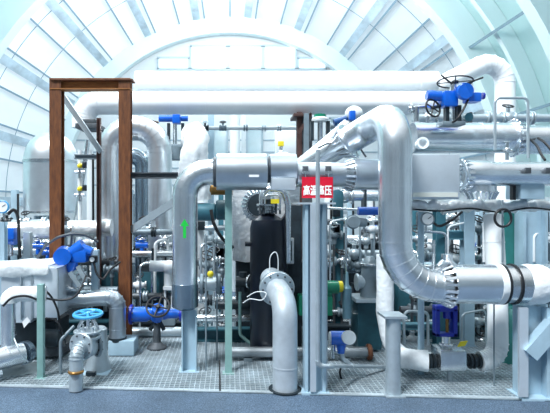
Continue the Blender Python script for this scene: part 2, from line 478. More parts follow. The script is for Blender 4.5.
# ================================================================ roof-level white pipes
WHP = mat('white pipe wrap', (.88, .91, .935), .55, 0, .03, 3, .12, 8)
pipe('insulated_pipe', 'upper of the two long white pipes under the roof', 'pipe', [P(136, 82, 8.9), P(436, 82, 8.9)], S(10.5, 8.9), WHP, seam=.6)
pipe('insulated_pipe', 'lower of the two long white pipes, turning down behind the brown frame', 'pipe', [P(84, 128, 8.5), P(84, 103, 8.5), P(436, 103, 8.5)], S(11.5, 8.5), WHP, R=.26, seam=.62)
pipe('insulated_duct', 'white pipe rising and bending down by the right arch', 'pipe', [P(428, 92, 9.3), P(452, 80, 9.4), P(505, 53, 9.5), P(505, 128, 9.5), P(505, 250, 9.5)], S(9.5, 9.4), WHP, R=.35, seam=.9)
t = thing('pipe_clamp', 'dark clamp bracket under the end of the lower white pipe', 'bracket', P(86, 128, 8.4))
MB().bx(75, 98, 123, 128, 8.2, .5, .01).build('clamp_plate', DSTEEL, t)
MB().bx(78, 95, 119, 123, 8.25, .4, .01).build('saddle', DSTEEL, t)
# H column carrying them
t = column('steel_column', 'dark brown steel column under the white pipes behind the red sign', 304, 8.3, 117, S(14, 8.3), .24, DSTEEL, .03, face='flange')
MB().bx(297, 302, 112, 330, 8.17, .05).build('side_flange', DRED, t)
MB().bx(294, 312, 113, 116, 8.05, .5, .005).build('cap_plate', DRED, t)
MB().bx(294, 307, 106.5, 108, 8.35, .3).build('saddle', DRED, t)
MB().prism([P(297, 132, 8.05), P(311, 112, 8.05), P(311, 117, 8.05), P(300, 134, 8.05)], (0, .05, 0)).build('gusset', DRED, t)
MB().bx(304, 309, 113, 160, 8.02, .05).build('front_flange', GREY, t)
# upright white and grey pipes on the end wall side
pipe('pipe', 'white upright pipe between the grey end wall windows', 'pipe', [P(235, 320, 10.5), P(235, 112, 10.5)], S(5, 10.5), WPAINT, seam=.7)
post('steel_post', 'pale blue post left of the end wall windows', 211, 9.6, 112, S(6, 9.6), LBLUE, 'post')
post('steel_post', 'white post beside the white upright pipe', 243.5, 10.8, 112, S(4, 10.8), WPAINT, 'post')
tag(MB().bx(276, 302, 128, 168, 9.8, .3, .02).build('wall_panel', WPAINT), 'large pale panel behind the valve with a yellow tag', 'panel')
t = thing('small_valve', 'small silver valve with a yellow tag above the header pipe', 'valve', P(281, 152, 7))
MB().cyl(P(281, 162, 7), P(281, 146, 7), S(2, 7)).sphere(P(281, 153, 7), S(3.4, 7)).build('body', STEEL, t)
MB().bx(278, 284, 141, 146, 6.95, .05, .01).build('tag', YELL, t)
tag(MB().lathe(P(283, 172, 6.4), (0, 0, 1), [(0, S(14, 6.4)), (.12, S(14, 6.4)), (.2, S(11, 6.4)), (.25, S(4, 6.4))], 24).build('insulation_cap', WPAINT), 'white domed cap behind the header pipe', 'cap')

# ================================================================ brown portal frame
d = 6.5
t = thing('portal_frame', 'rusty brown steel frame standing at the left', 'frame', G(92, d))
for px in (57, 125.5):
    top = P(px, 79.5, d); bt = V((top.x, d, .012))
    c = MB().ibeam(bt, top, .14, .15, .014, (0, 1, 0)).build('column', BROWN if px > 100 else BROWN, t, sharp=20)
    MB().box((top.x, d, .012), (.24, .24, .02)).build('base_plate', DSTEEL, c)
a, b = P(51.5, 85, d), P(131.5, 85, d)
MB().ibeam(a + V((0, 0, 0)), b, S(11, d), .155, .014, (0, 0, 1)).build('beam', BEAMB, t, sharp=20)
MB().bx(50.5, 132.5, 78.6, 80, d - .09, .19).build('top_plate', BROWND, t)
t = column('steel_column', 'dark narrow post standing behind the brown frame', 99, 7.15, 118, S(4, 7.15), .06, DRED, .012)
tag(MB().ibeam(P(75, 157, 7.2), P(99, 157, 7.2), S(4.5, 7.2), .08, .012, (0, 0, 1)).build('cross_beam', GREY, sharp=20), 'short grey beam between the brown frame posts', 'beam')
tag(MB().ibeam(P(63, 96, 7.0), P(101, 152, 7.0), S(5, 7), .07, .012, (0, 0, 1)).build('brace', GALV, sharp=20), 'pale slanting brace inside the brown frame', 'brace')
tag(MB().ibeam(P(131, 175.5, 6.55), P(181, 175.5, 6.55), S(6, 6.55), .1, .016, (0, 0, 1)).build('cross_beam', DSTEEL, sharp=20), 'dark horizontal beam right of the brown frame', 'beam')
tag(MB().bar(P(131, 230, 6.5), P(174, 202, 6.2), .03, S(7, 6.5)).build('brace', GALV, sharp=20), 'pale slanting plate brace right of the brown frame', 'brace')
tag(MB().ibeam(P(132, 118, 8.0), P(158, 124, 8.0), S(4, 8), .1, .012, (0, 0, 1)).build('beam', BROWND, sharp=20), 'short rusty beam behind the top of the brown frame', 'beam')

# ================================================================ left background: vessel and return bends
d = 9.0; r = S(26, d)
t = thing('domed_vessel', 'big silver vessel with a domed top behind the brown frame', 'vessel', G(51, d))
c0 = G(51, d)
z0 = P(0, 213, d).z; z1 = P(0, 162, d).z; z2 = P(0, 133, d).z
MB().lathe((c0.x, d, z0), (0, 0, 1), [(0, r * .9), (0, r), (z1 - z0, r)], 40).build('shell', ALUB, t)
h = z2 - z1
MB().lathe((c0.x, d, z1), (0, 0, 1), [(0, r + .004)] + [(h * math.sin(k * PI / 16), r * math.cos(k * PI / 16) ** .85 + .001) for k in range(1, 9)], 40).build('dome', ALUB, t)
MB().lathe((c0.x, d, 0), (0, 0, 1), [(0, r * .62), (z0 - .05, r * .62)], 30).build('skirt', ALUD, t)
MB().ring((c0.x, d, z1), (0, 0, 1), r * .98, r + .014, .04, 40).build('seam_band', STEEL, t)
MB().ring((c0.x, d, z0 + .02), (0, 0, 1), r * .9, r + .014, .04, 40).build('seam_band', STEEL, t)

d = 7.6
t = pipe('return_bend', 'tall silver return bend seen either side of the brown frame column', 'pipe', [P(109, 264, d), P(109, 128, d), P(160, 128, d), P(160, 264, d)], S(12, d), ALUB, R=S(26, d), n=7, seam=.55, solo=False)
for px in (109, 160):
    flange(t, P(px, 262, d), (0, 0, 1), S(15.5, d), .05, STEEL, 8)
d = 8.4
pipe('return_bend', 'inner smaller silver return bend behind the tall one', 'pipe', [G(120, d) + V((0, 0, .02)), P(120, 156, d), P(143, 156, d), G(143, d) + V((0, 0, .02))], S(8, d), ALUD, R=S(11, d), n=6, seam=.5)
pipe('wrapped_pipe', 'foil wrapped pipe running level behind the brown frame', 'pipe', [P(-25, 231, 7.3), P(112, 228, 7.3)], S(8.5, 7.3), FOIL, jit=.10, sub=.07)
# small yellow and white fittings inside the frame
for (px, py, lb) in ((80, 170, 'small valve with a yellow cap inside the brown frame, upper one'), (80, 193, 'small valve with a yellow cap inside the brown frame, lower one')):
    t = thing('small_valve', lb, 'valve', P(px, py + 7, 7.6))
    MB().cyl(P(px, py + 8, 7.6), P(px, py - 4, 7.6), S(2, 7.6)).cyl(P(px - 5, py + 2, 7.6), P(px + 5, py + 2, 7.6), S(1.6, 7.6)).build('body', STEEL, t)
    MB().sphere(P(px, py - 4, 7.6), S(2.8, 7.6)).build('cap', YELL, t)
    MB().bx(px + 2, px + 6, py - 8, py - 2, 7.55, .06, .01).build('junction_box', DARKM, t)
pipe('pipe', 'slim white upright pipe carrying the yellow capped valves', 'pipe', [P(80, 330, 7.65), P(80, 150, 7.65)], S(2.2, 7.65), WPAINT, seam=.8)
pipe('pipe', 'slim steel pipe leaning inside the brown frame', 'pipe', [P(66, 330, 7.9), P(70, 260, 7.9), P(88, 140, 7.9)], S(2.4, 7.9), STEEL, R=.2, seam=.8)
# blue drive on a bracket above the return bend
t = thing('actuator', 'blue drive above the bend right of the brown frame', 'actuator', P(173, 124, 8.0))
MB().cyl(P(159, 118.5, 8), P(178, 118.5, 8), S(3.4, 8)).build('motor', BLUE, t)
MB().cyl(P(178, 118.5, 8), P(188, 118.5, 8), S(2.8, 8)).build('gear_housing', BLUE, t)
MB().bx(172, 180, 114, 123, 7.9, .2, .02).build('switch_box', BLUE, t)
t = thing('valve', 'dark yoke valve under the blue drive by the brown frame', 'valve', P(175, 152, 8))
for px in (167, 181): MB().bx(px, px + 3, 123, 146, 7.95, .06).build('yoke_leg', DARKM, t)
MB().cyl(P(175, 152, 8), P(175, 124, 8), S(2, 8)).build('stem', STEEL, t)
MB().bx(164, 187, 144, 148, 7.9, .25, .02).build('bonnet', GREY, t)
MB().cyl(P(175, 160, 8), P(175, 148, 8), S(8, 8)).build('body', GREY, t)

# ================================================================ main header line at mid height
DH = 5.4
t = pipe('riser_pipe', 'silver riser pipe with a green arrow, left of the sign', 'pipe', [P(185, 284, DH), P(185, 172, DH), P(216, 172, DH)], S(12.7, DH), ALU, R=S(24, DH), n=6, seam=.62, solo=False, seg=36)
MB().lathe(P(185, 309, DH), (0, 0, 1), [(0, S(9, DH)), (.03, S(13.2, DH)), (S(25.5, DH), S(13.2, DH)), (S(26, DH), S(12, DH))], 36).build('lower_shell', ALUD, t)
flange(t, P(215, 172, DH), (1, 0, 0), S(15, DH), .035, DSTEEL, 10, STEEL)
c = P(184.6, 229, DH); yy = DH - S(12.7, DH) - .006; k = DH / F * .975
ar = [(-1.5, -9), (1.5, -9), (1.5, 3), (4.4, 3), (0, 10), (-4.4, 3), (-1.5, 3)]
cx, cz = c.x * .975, CAMH + (c.z - CAMH) * .975
MB().prism([V((cx + a * k, yy, cz + b * k)) for a, b in ar], (0, .012, 0)).build('flow_arrow', ARROWG, t)['label'] = 'green arrow pointing up'
column('pipe_support', 'pale blue steel support under the riser with the green arrow', 189.5, 5.42, 309.5, S(15, DH), .14, LBLUE, .014, face='web', cat='support')
pipe('wrapped_elbow', 'white wrapped elbow above the riser with the green arrow', 'pipe', [P(195, 200, 5.95), P(195, 138, 5.95), P(195, 138, 6.9) + V((0, 0, 0)), P(199, 200, 6.9)], S(13.8, 5.95), CLOTH, R=.26, n=6, jit=.24, sub=.04, seg=36)

t = thing('header_pipe', 'long grey header pipe carrying the red sign', 'pipe', P(280, 172, DH - .1))
D2 = 5.3
def seg(name, x0, x1, yc, r, m=ALUM, **k):
    return MB().lathe(P(x0, yc, D2), (1, 0, 0), [(0, S(r, D2) * .86), (0, S(r, D2) - .006), (.006, S(r, D2)), (S(x1 - x0, D2) - .006, S(r, D2)), (S(x1 - x0, D2), S(r, D2) - .006), (S(x1 - x0, D2), S(r, D2) * .86)], 44).build(name, m, t)
sg1 = seg('valve_jacket', 216.5, 266.5, 172, 18.2)
MB().bx(249, 259, 172, 177, D2 - S(17.8, D2), .02).build('name_plate', WHITE, sg1)
flange(t, P(268, 170, D2), (1, 0, 0), S(13, D2), .03, DSTEEL, 10, STEEL)
seg('jacket_sleeve', 269.5, 296, 169, 14.8)
MB().bx(271, 296, 178, 190, D2 - S(13, D2), .12, .012).build('drip_tray', SHEET, t)
seg('cladding', 296, 384, 174.5, 12.2)
mb = MB().crimp(P(352, 174.5, D2), (-1, 0, 0), S(12.2, D2), S(16, D2), .08, 20); mb.build('crimped_collar', ALU, t)
seg('jacket_sleeve', 352, 384, 174.5, 15.2)
for px in (305.5, 328.5):
    c = MB().bx(px - 3, px + 3, 166, 173.5, D2 - S(12, D2) - .02, .05, .006).build('clamp', DSTEEL, t)
    MB().bx(px - 3.4, px + 3.4, 171, 174, D2 - S(12, D2) - .035, .03).build('lug', STEEL, c)
# the sign
DS = 5.08
t = thing('warning_sign', 'red warning sign with white characters hanging from the header pipe', 'sign', P(317.5, 198, DS))
MB().bx(302, 333, 177, 198, DS, .012).build('plate', RED, t)
txt = bpy.data.curves.new('characters', 'FONT'); txt.body = '高温高压'; txt.size = S(8.6, DS); txt.extrude = .003; txt.offset = .0022; txt.align_x = 'CENTER'
to = bpy.data.objects.new('tmp_text', txt); COL.objects.link(to)
bpy.context.view_layer.update()
me = bpy.data.meshes.new_from_object(to.evaluated_get(bpy.context.evaluated_depsgraph_get()))
bpy.data.objects.remove(to)
xs = [v.co.x for v in me.vertices]; ys = [v.co.y for v in me.vertices]
w_ = S(28.4, DS); h_ = S(10.6, DS); x0, x1, y0, y1 = min(xs), max(xs), min(ys), max(ys)
cc = P(317.4, 190.3, DS)
for v in me.vertices:
    v.co = V(((v.co.x - (x0 + x1) / 2) / (x1 - x0) * w_ + cc.x, DS - .004 - v.co.z * .6, (v.co.y - (y0 + y1) / 2) / (y1 - y0) * h_ + cc.z)) - WORLD[t.name]
me.materials.clear(); me.materials.append(WHITE)
o = bpy.data.objects.new('characters', me); COL.objects.link(o); o.parent = t
# hooks from the clamps
for px in (305.5, 328.5): MB().tube([P(px, 172, DS + .01), P(px, 179, DS + .006)], .006, 8).build('hook', STEEL, t)

# I column with a shelf plate, and the slim pipe in front of the sign
d = 4.84
t = column('steel_column', 'pale blue steel column with a shelf plate under the red sign', 314, d, 203.5, S(20.5, d), .16, LBLUE, .03, face='web')
a = P(297, 203, d); MB().box((P(315, 0, d).x, d + .1, CAMH + .015), (S(37, d), .42, .018)).build('shelf_plate', SHEET, t)
MB().bx(310.5, 316, 204, 392, d - .12, .03).build('cover_strip', SHEET, t)
pipe('tube', 'slim pipe rising past the sign and bending right at its foot', 'pipe', [P(317.8, 150, 4.66), P(317.8, 366, 4.66), P(331, 366, 4.68), P(352, 366, 5.05), P(400, 367, 5.6)], S(2.1, 4.7), GALV, R=.05, seam=1.2)
post('steel_post', 'pale steel strip post at the right side of the sign column', 325.5, 4.83, 204, S(4, 4.83), GALV, 'post', shape='angle')

# right of the big riser: boxed jacket and clad pipe
t = thing('header_pipe', 'clad pipe with a square boxed jacket right of the big bend', 'pipe', P(450, 185, D2))
MB().bx(405, 460, 154, 199, 5.0, .62, .015).build('boxed_jacket', SHEET, t)
MB().bx(413, 458, 192.5, 197, 4.992, .01).build('dust_streak', mat('dusty sheet', (.62, .66, .62), .6, .1), t)
MB().crimp(P(461, 176, D2), (1, 0, 0), S(13.5, D2), S(15.5, D2), .07, 20).build('crimped_collar', ALU, t)
MB().lathe(P(464, 174, D2), (1, 0, 0), [(0, S(14, D2)), (S(22, D2), S(14, D2)), (S(26, D2), S(12, D2)), (S(110, D2), S(12, D2))], 40).build('cladding', ALU, t)
for px in (528.5, 549): MB().bx(px - 3, px + 3, 167.5, 173.5, D2 - S(12, D2) - .03, .07, .006).build('clamp', DSTEEL, t)
MB().crimp(P(481, 192, D2 - .02), (0, 0, -1), S(11, D2), S(15, D2), .07, 20).build('branch_collar', ALU, t)
MB().lathe(P(481, 186, D2 - .02), (0, 0, -1), [(0, S(14, D2)), (S(5, D2), S(14, D2))], 28).build('branch_stub', ALU, t)
tag(MB().bx(521, 545, 183, 199, 5.25, .3, .01).build('junction_box', LBLUE), 'pale blue box under the clad pipe at the right edge', 'box')
tag(MB().bx(513, 516, 182, 200, 5.3, .06).build('hanger_rod', RUBBER), 'short black hanger under the clad pipe at right', 'hanger')

# ================================================================ big front bend
d = 4.72; r = S(16.2, d)
q0, q1, q2 = P(395, 116, d), P(371, 127, 5.42), P(300, 171, 6.0)
dg = (q2 - q1).normalized(); q = q1.lerp(q2, .30)
t = pipe('main_pipe', 'big silver pipe bending up from the right and over behind the header', 'pipe',
         [P(450, 286.5, d), P(395, 286.5, d), P(395, 160, d)], r, ALU, R=S(44, d), n=7, seam=.75, solo=False, seg=44)
MB().tube(fillet([P(395, 160, d), q0, q1, q], [.30, .30], 12), r + .003, 44).build('upper_elbow', ALU, t)
MB().crimp(q - dg * .01, dg, r * .86, r * 1.34, .12, 18).build('crimped_collar', ALU, t)
MB().cyl(q - dg * .05, q2, r * .86, seg=40).build('lower_run', ALU, t)
MB().crimp(P(449, 285, d), (-1, 0, 0), r + .002, S(21.5, d), .085, 20).build('crimped_collar', ALU, t)
MB().lathe(P(449, 284, d), (1, 0, 0), [(0, r), (0, S(19.6, d)), (S(51, d), S(19.6, d)), (S(51, d), r)], 44).build('outer_shell', ALU, t)
MB().lathe(P(500, 284, d), (1, 0, 0), [(0, S(19, d)), (S(24, d), S(18.8, d))], 44).build('end_sleeve', STEEL, t)
MB().ring(P(496.5, 284, d), (1, 0, 0), S(19, d), S(20.2, d), S(6, d), 40).build('wrap_band', CLOTH, t)
for px in (501, 512): MB().ring(P(px, 284, d), (1, 0, 0), S(18.6, d), S(20.3, d), .022, 40).build('strap', RUBBER, t)
MB().tube([P(523, 284, d), P(528, 284, d), P(534, 284, d), P(540, 284, d), P(546, 284, d)], [S(19, d), S(20.5, d), S(19.5, d), S(20, d), S(17, d)], 32, jit=.05).build('wrapped_section', CLOTH, t)
flange(t, P(549, 284, d), (1, 0, 0), S(20, d), .07, GREY, 12, DBLUE)
# its round post and saddle
t = thing('pipe_support', 'round grey support post under the big silver bend', 'support', G(393, 4.74))
pt = P(393, 317, 4.74); MB().cyl((pt.x, 4.74, .01), pt, S(7.3, 4.74), seg=28).build('post', GALV, t)
MB().box(pt + V((0, 0.03, .012)), (S(22, 4.74), .24, .022)).build('saddle_plate', GALV, t)
MB().box((pt.x, 4.74, .008), (S(19, 4.74), .18, .014)).build('base_plate', GALV, t)
pipe('wrapped_pipe', 'white wrapped pipe curving down behind the round support post', 'pipe', [P(385, 255, 5.45), P(385, 310, 5.45), P(393, 361, 5.4), P(432, 361, 5.3)], S(8.6, 5.4), CLOTH, R=.3, jit=.04, sub=.06)
pipe('pipe', 'thin grey upright tube right of the round support post', 'pipe', [G(421, 5.3) + V((0, 0, .01)), P(421, 212, 5.3)], S(3.1, 5.3), LBLUE, seam=2)

# upper right pipe
d = 6.1
t = pipe('clad_pipe', 'silver pipe running level above the boxed jacket at right', 'pipe', [P(412, 138, d), P(512, 138, d)], S(15, d), ALU, seam=.7, solo=False, seg=40)
MB().crimp(P(512, 138, d), (1, 0, 0), S(15, d), S(18, d), .08, 20).build('crimped_collar', ALU, t)
MB().lathe(P(511, 140, d), (1, 0, 0), [(0, S(14.2, d)), (S(60, d), S(14.2, d))], 40).build('pipe_end', ALU, t)
tag(MB().lathe(P(419, 145, 5.75), (0, -1, .08), [(0, .05), (.1, .05), (.1, .068), (.125, .068), (.125, .045), (.06, .04)], 24).build('nozzle', WPAINT), 'white round nozzle on the left end of the upper clad pipe', 'nozzle')
tag(MB().tube(fillet([P(495, 150, 5.7), P(495, 98, 5.7), P(528, 98, 5.7), P(528, 158, 5.7)], .06, 5), S(1.4, 5.7), 12).build('guard_rail', GALV), 'bent tube guard rail above the upper clad pipe', 'rail')
t = thing('small_valve', 'little silver valve above the clad pipe under the guard rail', 'valve', P(507, 156, 5.75))
MB().cyl(P(507, 160, 5.75), P(507, 142, 5.75), S(1.7, 5.75)).sphere(P(507, 150, 5.75), S(3, 5.75)).cyl(P(502, 151, 5.75), P(512, 151, 5.75), S(1.4, 5.75)).build('body', STEEL, t)
handwheel(t, P(507, 142, 5.75), (0, 0, 1), S(3.5, 5.75), .006, STEEL)
cable('cable', 'black hose looping down at the right edge above the clad pipe', [P(531, 140, 5.9), P(537, 146, 5.7), P(541, 154, 5.6), P(545, 160, 5.5)], .014)
cable('cable', 'black hose beside it nearest the right edge', [P(538, 138, 5.9), P(544, 142, 5.8), P(551, 150, 5.7), P(556, 160, 5.6)], .014)
# ================================================================ blue actuator on top at right
d = 5.75
t = thing('actuator', 'large bright blue drive with black handwheels on top of the right pipework', 'actuator', P(455, 106, d))
MB().cyl(P(428, 95.5, d), P(450, 97, d), S(5.2, d), seg=28).cyl(P(426.5, 95.4, d), P(429, 95.5, d), S(4.4, d), seg=28).build('motor', BLUE, t)
MB().bx(444, 459, 90, 106, d - .09, .19, .025).build('gearbox', BLUE, t)
MB().cyl(P(463, 91, d + .1), P(464.5, 91.5, d - .16), S(8.3, d), seg=30).lathe(P(464.5, 91.5, d - .16), (.1, -1, 0), [(0, S(8.3, d)), (.012, S(7.6, d)), (.02, S(7.2, d))], 30).build('control_head', BLUE, t)
MB().bx(468, 482, 92, 101.5, d - .07, .15, .02).build('terminal_box', BLUE, t)
MB().cyl(P(482, 96, d), P(484, 96, d), S(3.4, d)).build('cable_gland', DBLUE, t)
MB().cyl(P(453, 92, d), P(453, 84.5, d), S(3, d)).build('spindle_cover', STEEL, t)
handwheel(t, P(455, 82, d), (.05, .12, 1), S(16.5, d), S(.75, d), RUBBER, 4)
MB().cyl(P(465, 84, d - .1), P(483, 77.5, d - .1), S(.9, d)).build('lever', RUBBER, t)
MB().cyl(P(441, 75, d - .1), P(452, 84, d - .1), S(.9, d)).build('lever', RUBBER, t)
handwheel(t, P(433, 108, d - .05), (.45, -1, .25), S(9, d), S(.95, d), RUBBER, 4, 'side_handwheel')
MB().cyl(P(433, 108, d - .05), P(446, 104, d + .05), S(1.6, d)).build('side_shaft', DARKM, t)
cable('cable', 'black cable hanging from the large bright blue drive', [P(468, 100, d - .12), P(463, 110, d - .16), P(456, 120, d - .16), P(450, 123, d)], .013)
t = thing('yoke', 'dark yoke carrying the large bright blue drive', 'yoke', P(455, 124, d + .1))
for px in (446, 458): MB().bx(px, px + 3.5, 105, 124, d - .04, .07).build('yoke_leg', DARKM, t)
MB().cyl(P(454, 124, d + .05), P(454, 105, d + .05), S(2.2, d)).build('stem', STEEL, t)
MB().bx(443, 466, 121, 125, d - .09, .2, .01).build('yoke_plate', GREY, t)
MB().cyl(P(467, 117, d), P(469, 117, d - .06), S(4.2, d)).build('limit_switch', TEAL, t)
# silver valve cluster left of the yoke
t = thing('small_valve', 'small silver valve with a lever left of the blue drive yoke', 'valve', P(416, 122, 5.9))
MB().cyl(P(408, 109, 5.9), P(426, 107, 5.9), S(2.6, 5.9)).cyl(P(416, 122, 5.9), P(416, 107, 5.9), S(3, 5.9)).build('body', STEEL, t)
MB().disc(P(411, 108, 5.9), (1, 0, 0), S(5, 5.9), .03).build('flange', STEEL, t)
# green topped valve and bits behind the header
d = 7.2
t = thing('valve', 'silver yoke valve with a green top behind the sign', 'valve', P(320, 160, d))
MB().cyl(P(320, 117.5, d), P(320, 114.5, d), S(6, d)).build('top_cap', GREENP, t)
MB().lathe(P(320, 121.5, d), (0, 0, 1), [(0, S(8, d)), (.03, S(8.5, d)), (.06, S(6, d))], 24).build('bonnet', WPAINT, t)
for px in (311, 327): MB().bx(px, px + 3, 121, 140, d - .06, .1).build('yoke_leg', DARKM, t)
MB().cyl(P(320, 142, d), P(320, 121, d), S(2.6, d)).build('stem', STEEL, t)
MB().lathe(P(320, 170, d), (0, 0, 1), [(0, S(10, d)), (.24, S(9, d)), (.32, S(5, d)), (.4, S(5, d))], 24).build('body', STEEL, t)
t = thing('actuator', 'white and blue drive behind the top of the big silver bend', 'actuator', P(355, 126, 7.4))
MB().sphere(P(354, 114, 7.4), S(9, 7.4), (1, 1, .9)).build('housing', WPAINT, t)
MB().cyl(P(334, 123, 7.4), P(347, 119, 7.4), S(3.6, 7.4)).build('motor', mat('navy enamel', (.01, .07, .22), .35), t)
MB().bx(350, 356, 110, 120, 7.2, .1, .02).build('switch_box', BLUE, t)
MB().bx(341, 353, 119, 132, 7.35, .2, .03).build('mounting', GREY, t)
tag(MB().tube(fillet([P(318, 148, 5.6), P(327, 143.5, 5.6), P(357, 143.5, 5.6), P(366, 157, 5.6)], .05, 4), S(.9, 5.6), 8).build('bent_rod', DSTEEL), 'thin dark bent rod above the header behind the sign', 'rod')
pipe('pipe', 'slanting slim silver pipe meeting the header left of the big bend', 'pipe', [P(298, 168, 6.4), P(325, 146, 6.5), P(348, 126, 6.6)], S(7.5, 6.5), STEEL, R=.2, seam=.5)

# ================================================================ cable tray and gauges at right
tray = MB()
tray.tube([P(x, 206 + .8 * math.sin(x * .3), 5.55) for x in range(408, 566, 5)], [S(5.6 + 1.0 * math.sin(x * .7), 5.55) for x in range(408, 566, 5)], 18, jit=.25)
tag(tray.build('wrapped_pipe', FOIL), 'crumpled foil pipe running level under the boxed jacket', 'pipe')
cable('cable', 'thin dark cable lying along the crumpled foil pipe', [P(412, 209, 5.46), P(440, 211, 5.46), P(470, 208.5, 5.46), P(500, 212, 5.46), P(530, 208, 5.46), P(560, 211, 5.46)], .010)
def gauge(label, px, py, d, r, ring=STEEL, face=WHITE, dirv=(0, -1, .05)):
    t = thing('pressure_gauge', label, 'gauge', P(px, py + r, d))
    dv = V(dirv).normalized()
    MB().lathe(P(px, py, d), dv, [(0, S(r, d) * .9), (.02, S(r, d)), (.05, S(r, d)), (.055, S(r, d) * .86), (.045, S(r, d) * .82)], 28).build('case', ring, t)
    f = MB().disc(P(px, py, d) + dv * .045, dv, S(r, d) * .83, .008, 24).build('dial', face, t)
    u = V((1, 0, 0)); MB().bar(P(px, py, d) + dv * .052, P(px + r * .5, py - r * .35, d) + dv * .052, .006, .003, dv).build('pointer', RUBBER, f)
    MB().cyl(P(px, py + r * .95, d), P(px, py + r * 1.9, d), S(r * .18, d)).build('stem', STEEL, t)
    return t
gauge('round gauge with a grey rim below the boxed jacket', 426, 219, 5.2, 6.8, GREY)
gauge('small white faced gauge on the blue post at the left edge', 4, 207, 5.9, 6.5, SKYB)
cable('cable', 'black cable sagging right from the round gauge', [P(432, 222, 5.22), P(440, 226, 5.3), P(452, 220, 5.3), P(462, 212, 5.35)], .014)
tag(MB().torus(P(503, 218, 5.15), (.1, -1, 0), S(8.8, 5.15), S(1.3, 5.15), 32, 8).build('cable_coil', RUBBER), 'black cable coil hanging below the foil pipe at right', 'cable')
tag(MB().cyl(P(502.5, 200, 5.2), P(502.5, 262, 5.2), S(.9, 5.45)).build('rod', GREY), 'thin grey upright rod through the black cable coil', 'rod')
# pipe carrying a blue section behind the sign column
t = pipe('pipe', 'level slim pipe with a blue section right of the sign', 'pipe', [P(326, 208, 6.0), P(380, 211, 6.0)], S(1.3, 6), STEEL, seam=2, solo=False)
MB().cyl(P(358, 211, 6.0), P(380, 211, 6.0), S(4.2, 6)).build('blue_section', BLUE, t)
t = thing('junction_box', 'round grey junction box behind the sign column', 'box', P(353, 230, 6.0))
MB().cyl(P(353, 222, 6.05), P(353, 222, 5.85), S(7, 6), seg=26).disc(P(353, 222, 5.85), (0, 1, 0), S(6, 6), .03, 26).build('body', GREY, t)
MB().cyl(P(358, 222, 6), P(366, 223, 6), S(4.5, 6)).build('gland', GREY, t)

# ================================================================ right lower: valve with blue yoke, white pipes
d = 5.1
t = thing('control_valve', 'block valve with a deep blue yoke under the big silver pipe', 'valve', G(450, d))
bq = G(450, d)
MB().bx(441, 467, 351, 371, d - .13, .26, .012).build('body', STEEL, t)
MB().cyl((bq.x, d, .012), (bq.x, d, P(0, 371, d).z), S(2.8, d)).box((bq.x, d, .007), (.14, .12, .012)).build('foot', GALV, t)
MB().cyl(P(446, 352, d), P(446, 336, d), S(4.2, d)).disc(P(446, 344, d), (0, 0, 1), S(6.5, d), .02).build('bonnet', STEEL, t)
yk = MB()
for px in (436, 453.5): yk.bx(px, px + 4.2, 309, 337, d - .05, .10, .006)
yk.bx(436, 457.7, 306, 312, d - .05, .10, .008).bx(436, 457.7, 333.5, 337, d - .05, .10, .006).cyl(P(447, 318, d), P(447, 309, d), S(4, d))
yk.build('yoke', DBLUE, t)
MB().cyl(P(447, 336, d), P(447, 312, d), S(1.5, d)).build('stem', BRASS, t)
for s_, x0 in ((1, 433.5), (-1, 474)):
    bl = MB().cyl(P(x0 - 7, 361, d), P(x0 + 7, 361, d), S(5, d))
    for q in (-4.5, -.5, 4.5): bl.disc(P(x0 + q, 361, d), (1, 0, 0), S(7.4, d), .024, 22)
    bl.build('bellows', DARKM, t)
MB().prism([P(458, 347, d - .1), P(465, 346, d - .1), P(468, 341, d - .1), P(461, 342, d - .1)], (0, .02, 0)).build('name_plate', YELL, t)
pipe('wrapped_pipe', 'white wrapped stub pipe left of the valve with the deep blue yoke', 'pipe', [P(398, 358, d + .1), P(428, 361, d + .02)], S(10.5, d), CLOTH, jit=.07, sub=.05)
pipe('wrapped_pipe', 'white pipe rising from the right side of the block valve', 'pipe', [P(480, 361.5, d), P(498, 361.5, d), P(497.5, 300, d + .15), P(493, 215, d + .3)], S(9.6, d), WPAINT, R=.22, n=7, seam=.8)
column('steel_column', 'pale blue right hand steel column under the big pipe end', 531, 4.72, 306, S(25, 4.72), .2, LBLUE, .03, face='web')
column('steel_column', 'pale blue steel column rising behind the big pipe end', 531, 6.12, 207, S(24, 6.12), .2, LBLUE, .03, face='web')
tag(MB().bar(P(528, 354, 4.6), P(572, 304, 4.6), .11, S(15, 4.6), (0, 0, 1)).build('brace', LBLUE, sharp=20), 'pale blue slanting brace at the right edge', 'brace')
post('rod', 'thin grey rod on a foot in front of the white rising pipe', 494, 4.97, 302, S(1.5, 4.97), GREY, 'rod', shape='round')
tag(MB().bx(519.5, 528.5, 308, 397, 4.58, .03).build('cover_strip', SHEET), 'white strip on the front of the right hand column', 'strip')
column('steel_column', 'teal steel column left of the white rising pipe', 439, 6.4, 208, S(9, 6.4), .14, TEAL, .02, face='flange')
column('steel_column', 'pale blue column between the teal columns at right', 467, 6.4, 208, S(10, 6.4), .14, LBLUE, .02, face='flange')
column('steel_column', 'tall teal column right of the black cable coil', 527, 6.6, 208, S(11, 6.6), .14, TEAL, .02, face='flange')
column('steel_column', 'green column beside the right hand support', 508, 6.3, 208, S(13, 6.3), .14, mat('bottle green steel paint', (.03, .19, .18), .45, .1, .12, 7), .02, face='flange')
tag(MB().ibeam(P(436, 235, 6.45), P(470, 235, 6.45), S(9, 6.45), .12, .016, (0, 0, 1)).build('cross_beam', mat('sea blue steel paint', (.14, .32, .40), .45, .1, .1), sharp=20), 'sea blue cross beam between the two right hand columns', 'beam')
tag(MB().ibeam(P(398, 326, 6.5), P(440, 326, 6.5), S(6, 6.5), .12, .014, (0, 0, 1)).build('cross_beam', mat('sea blue steel paint', (.14, .32, .40)), sharp=20), 'low sea blue beam behind the big bend post', 'beam')
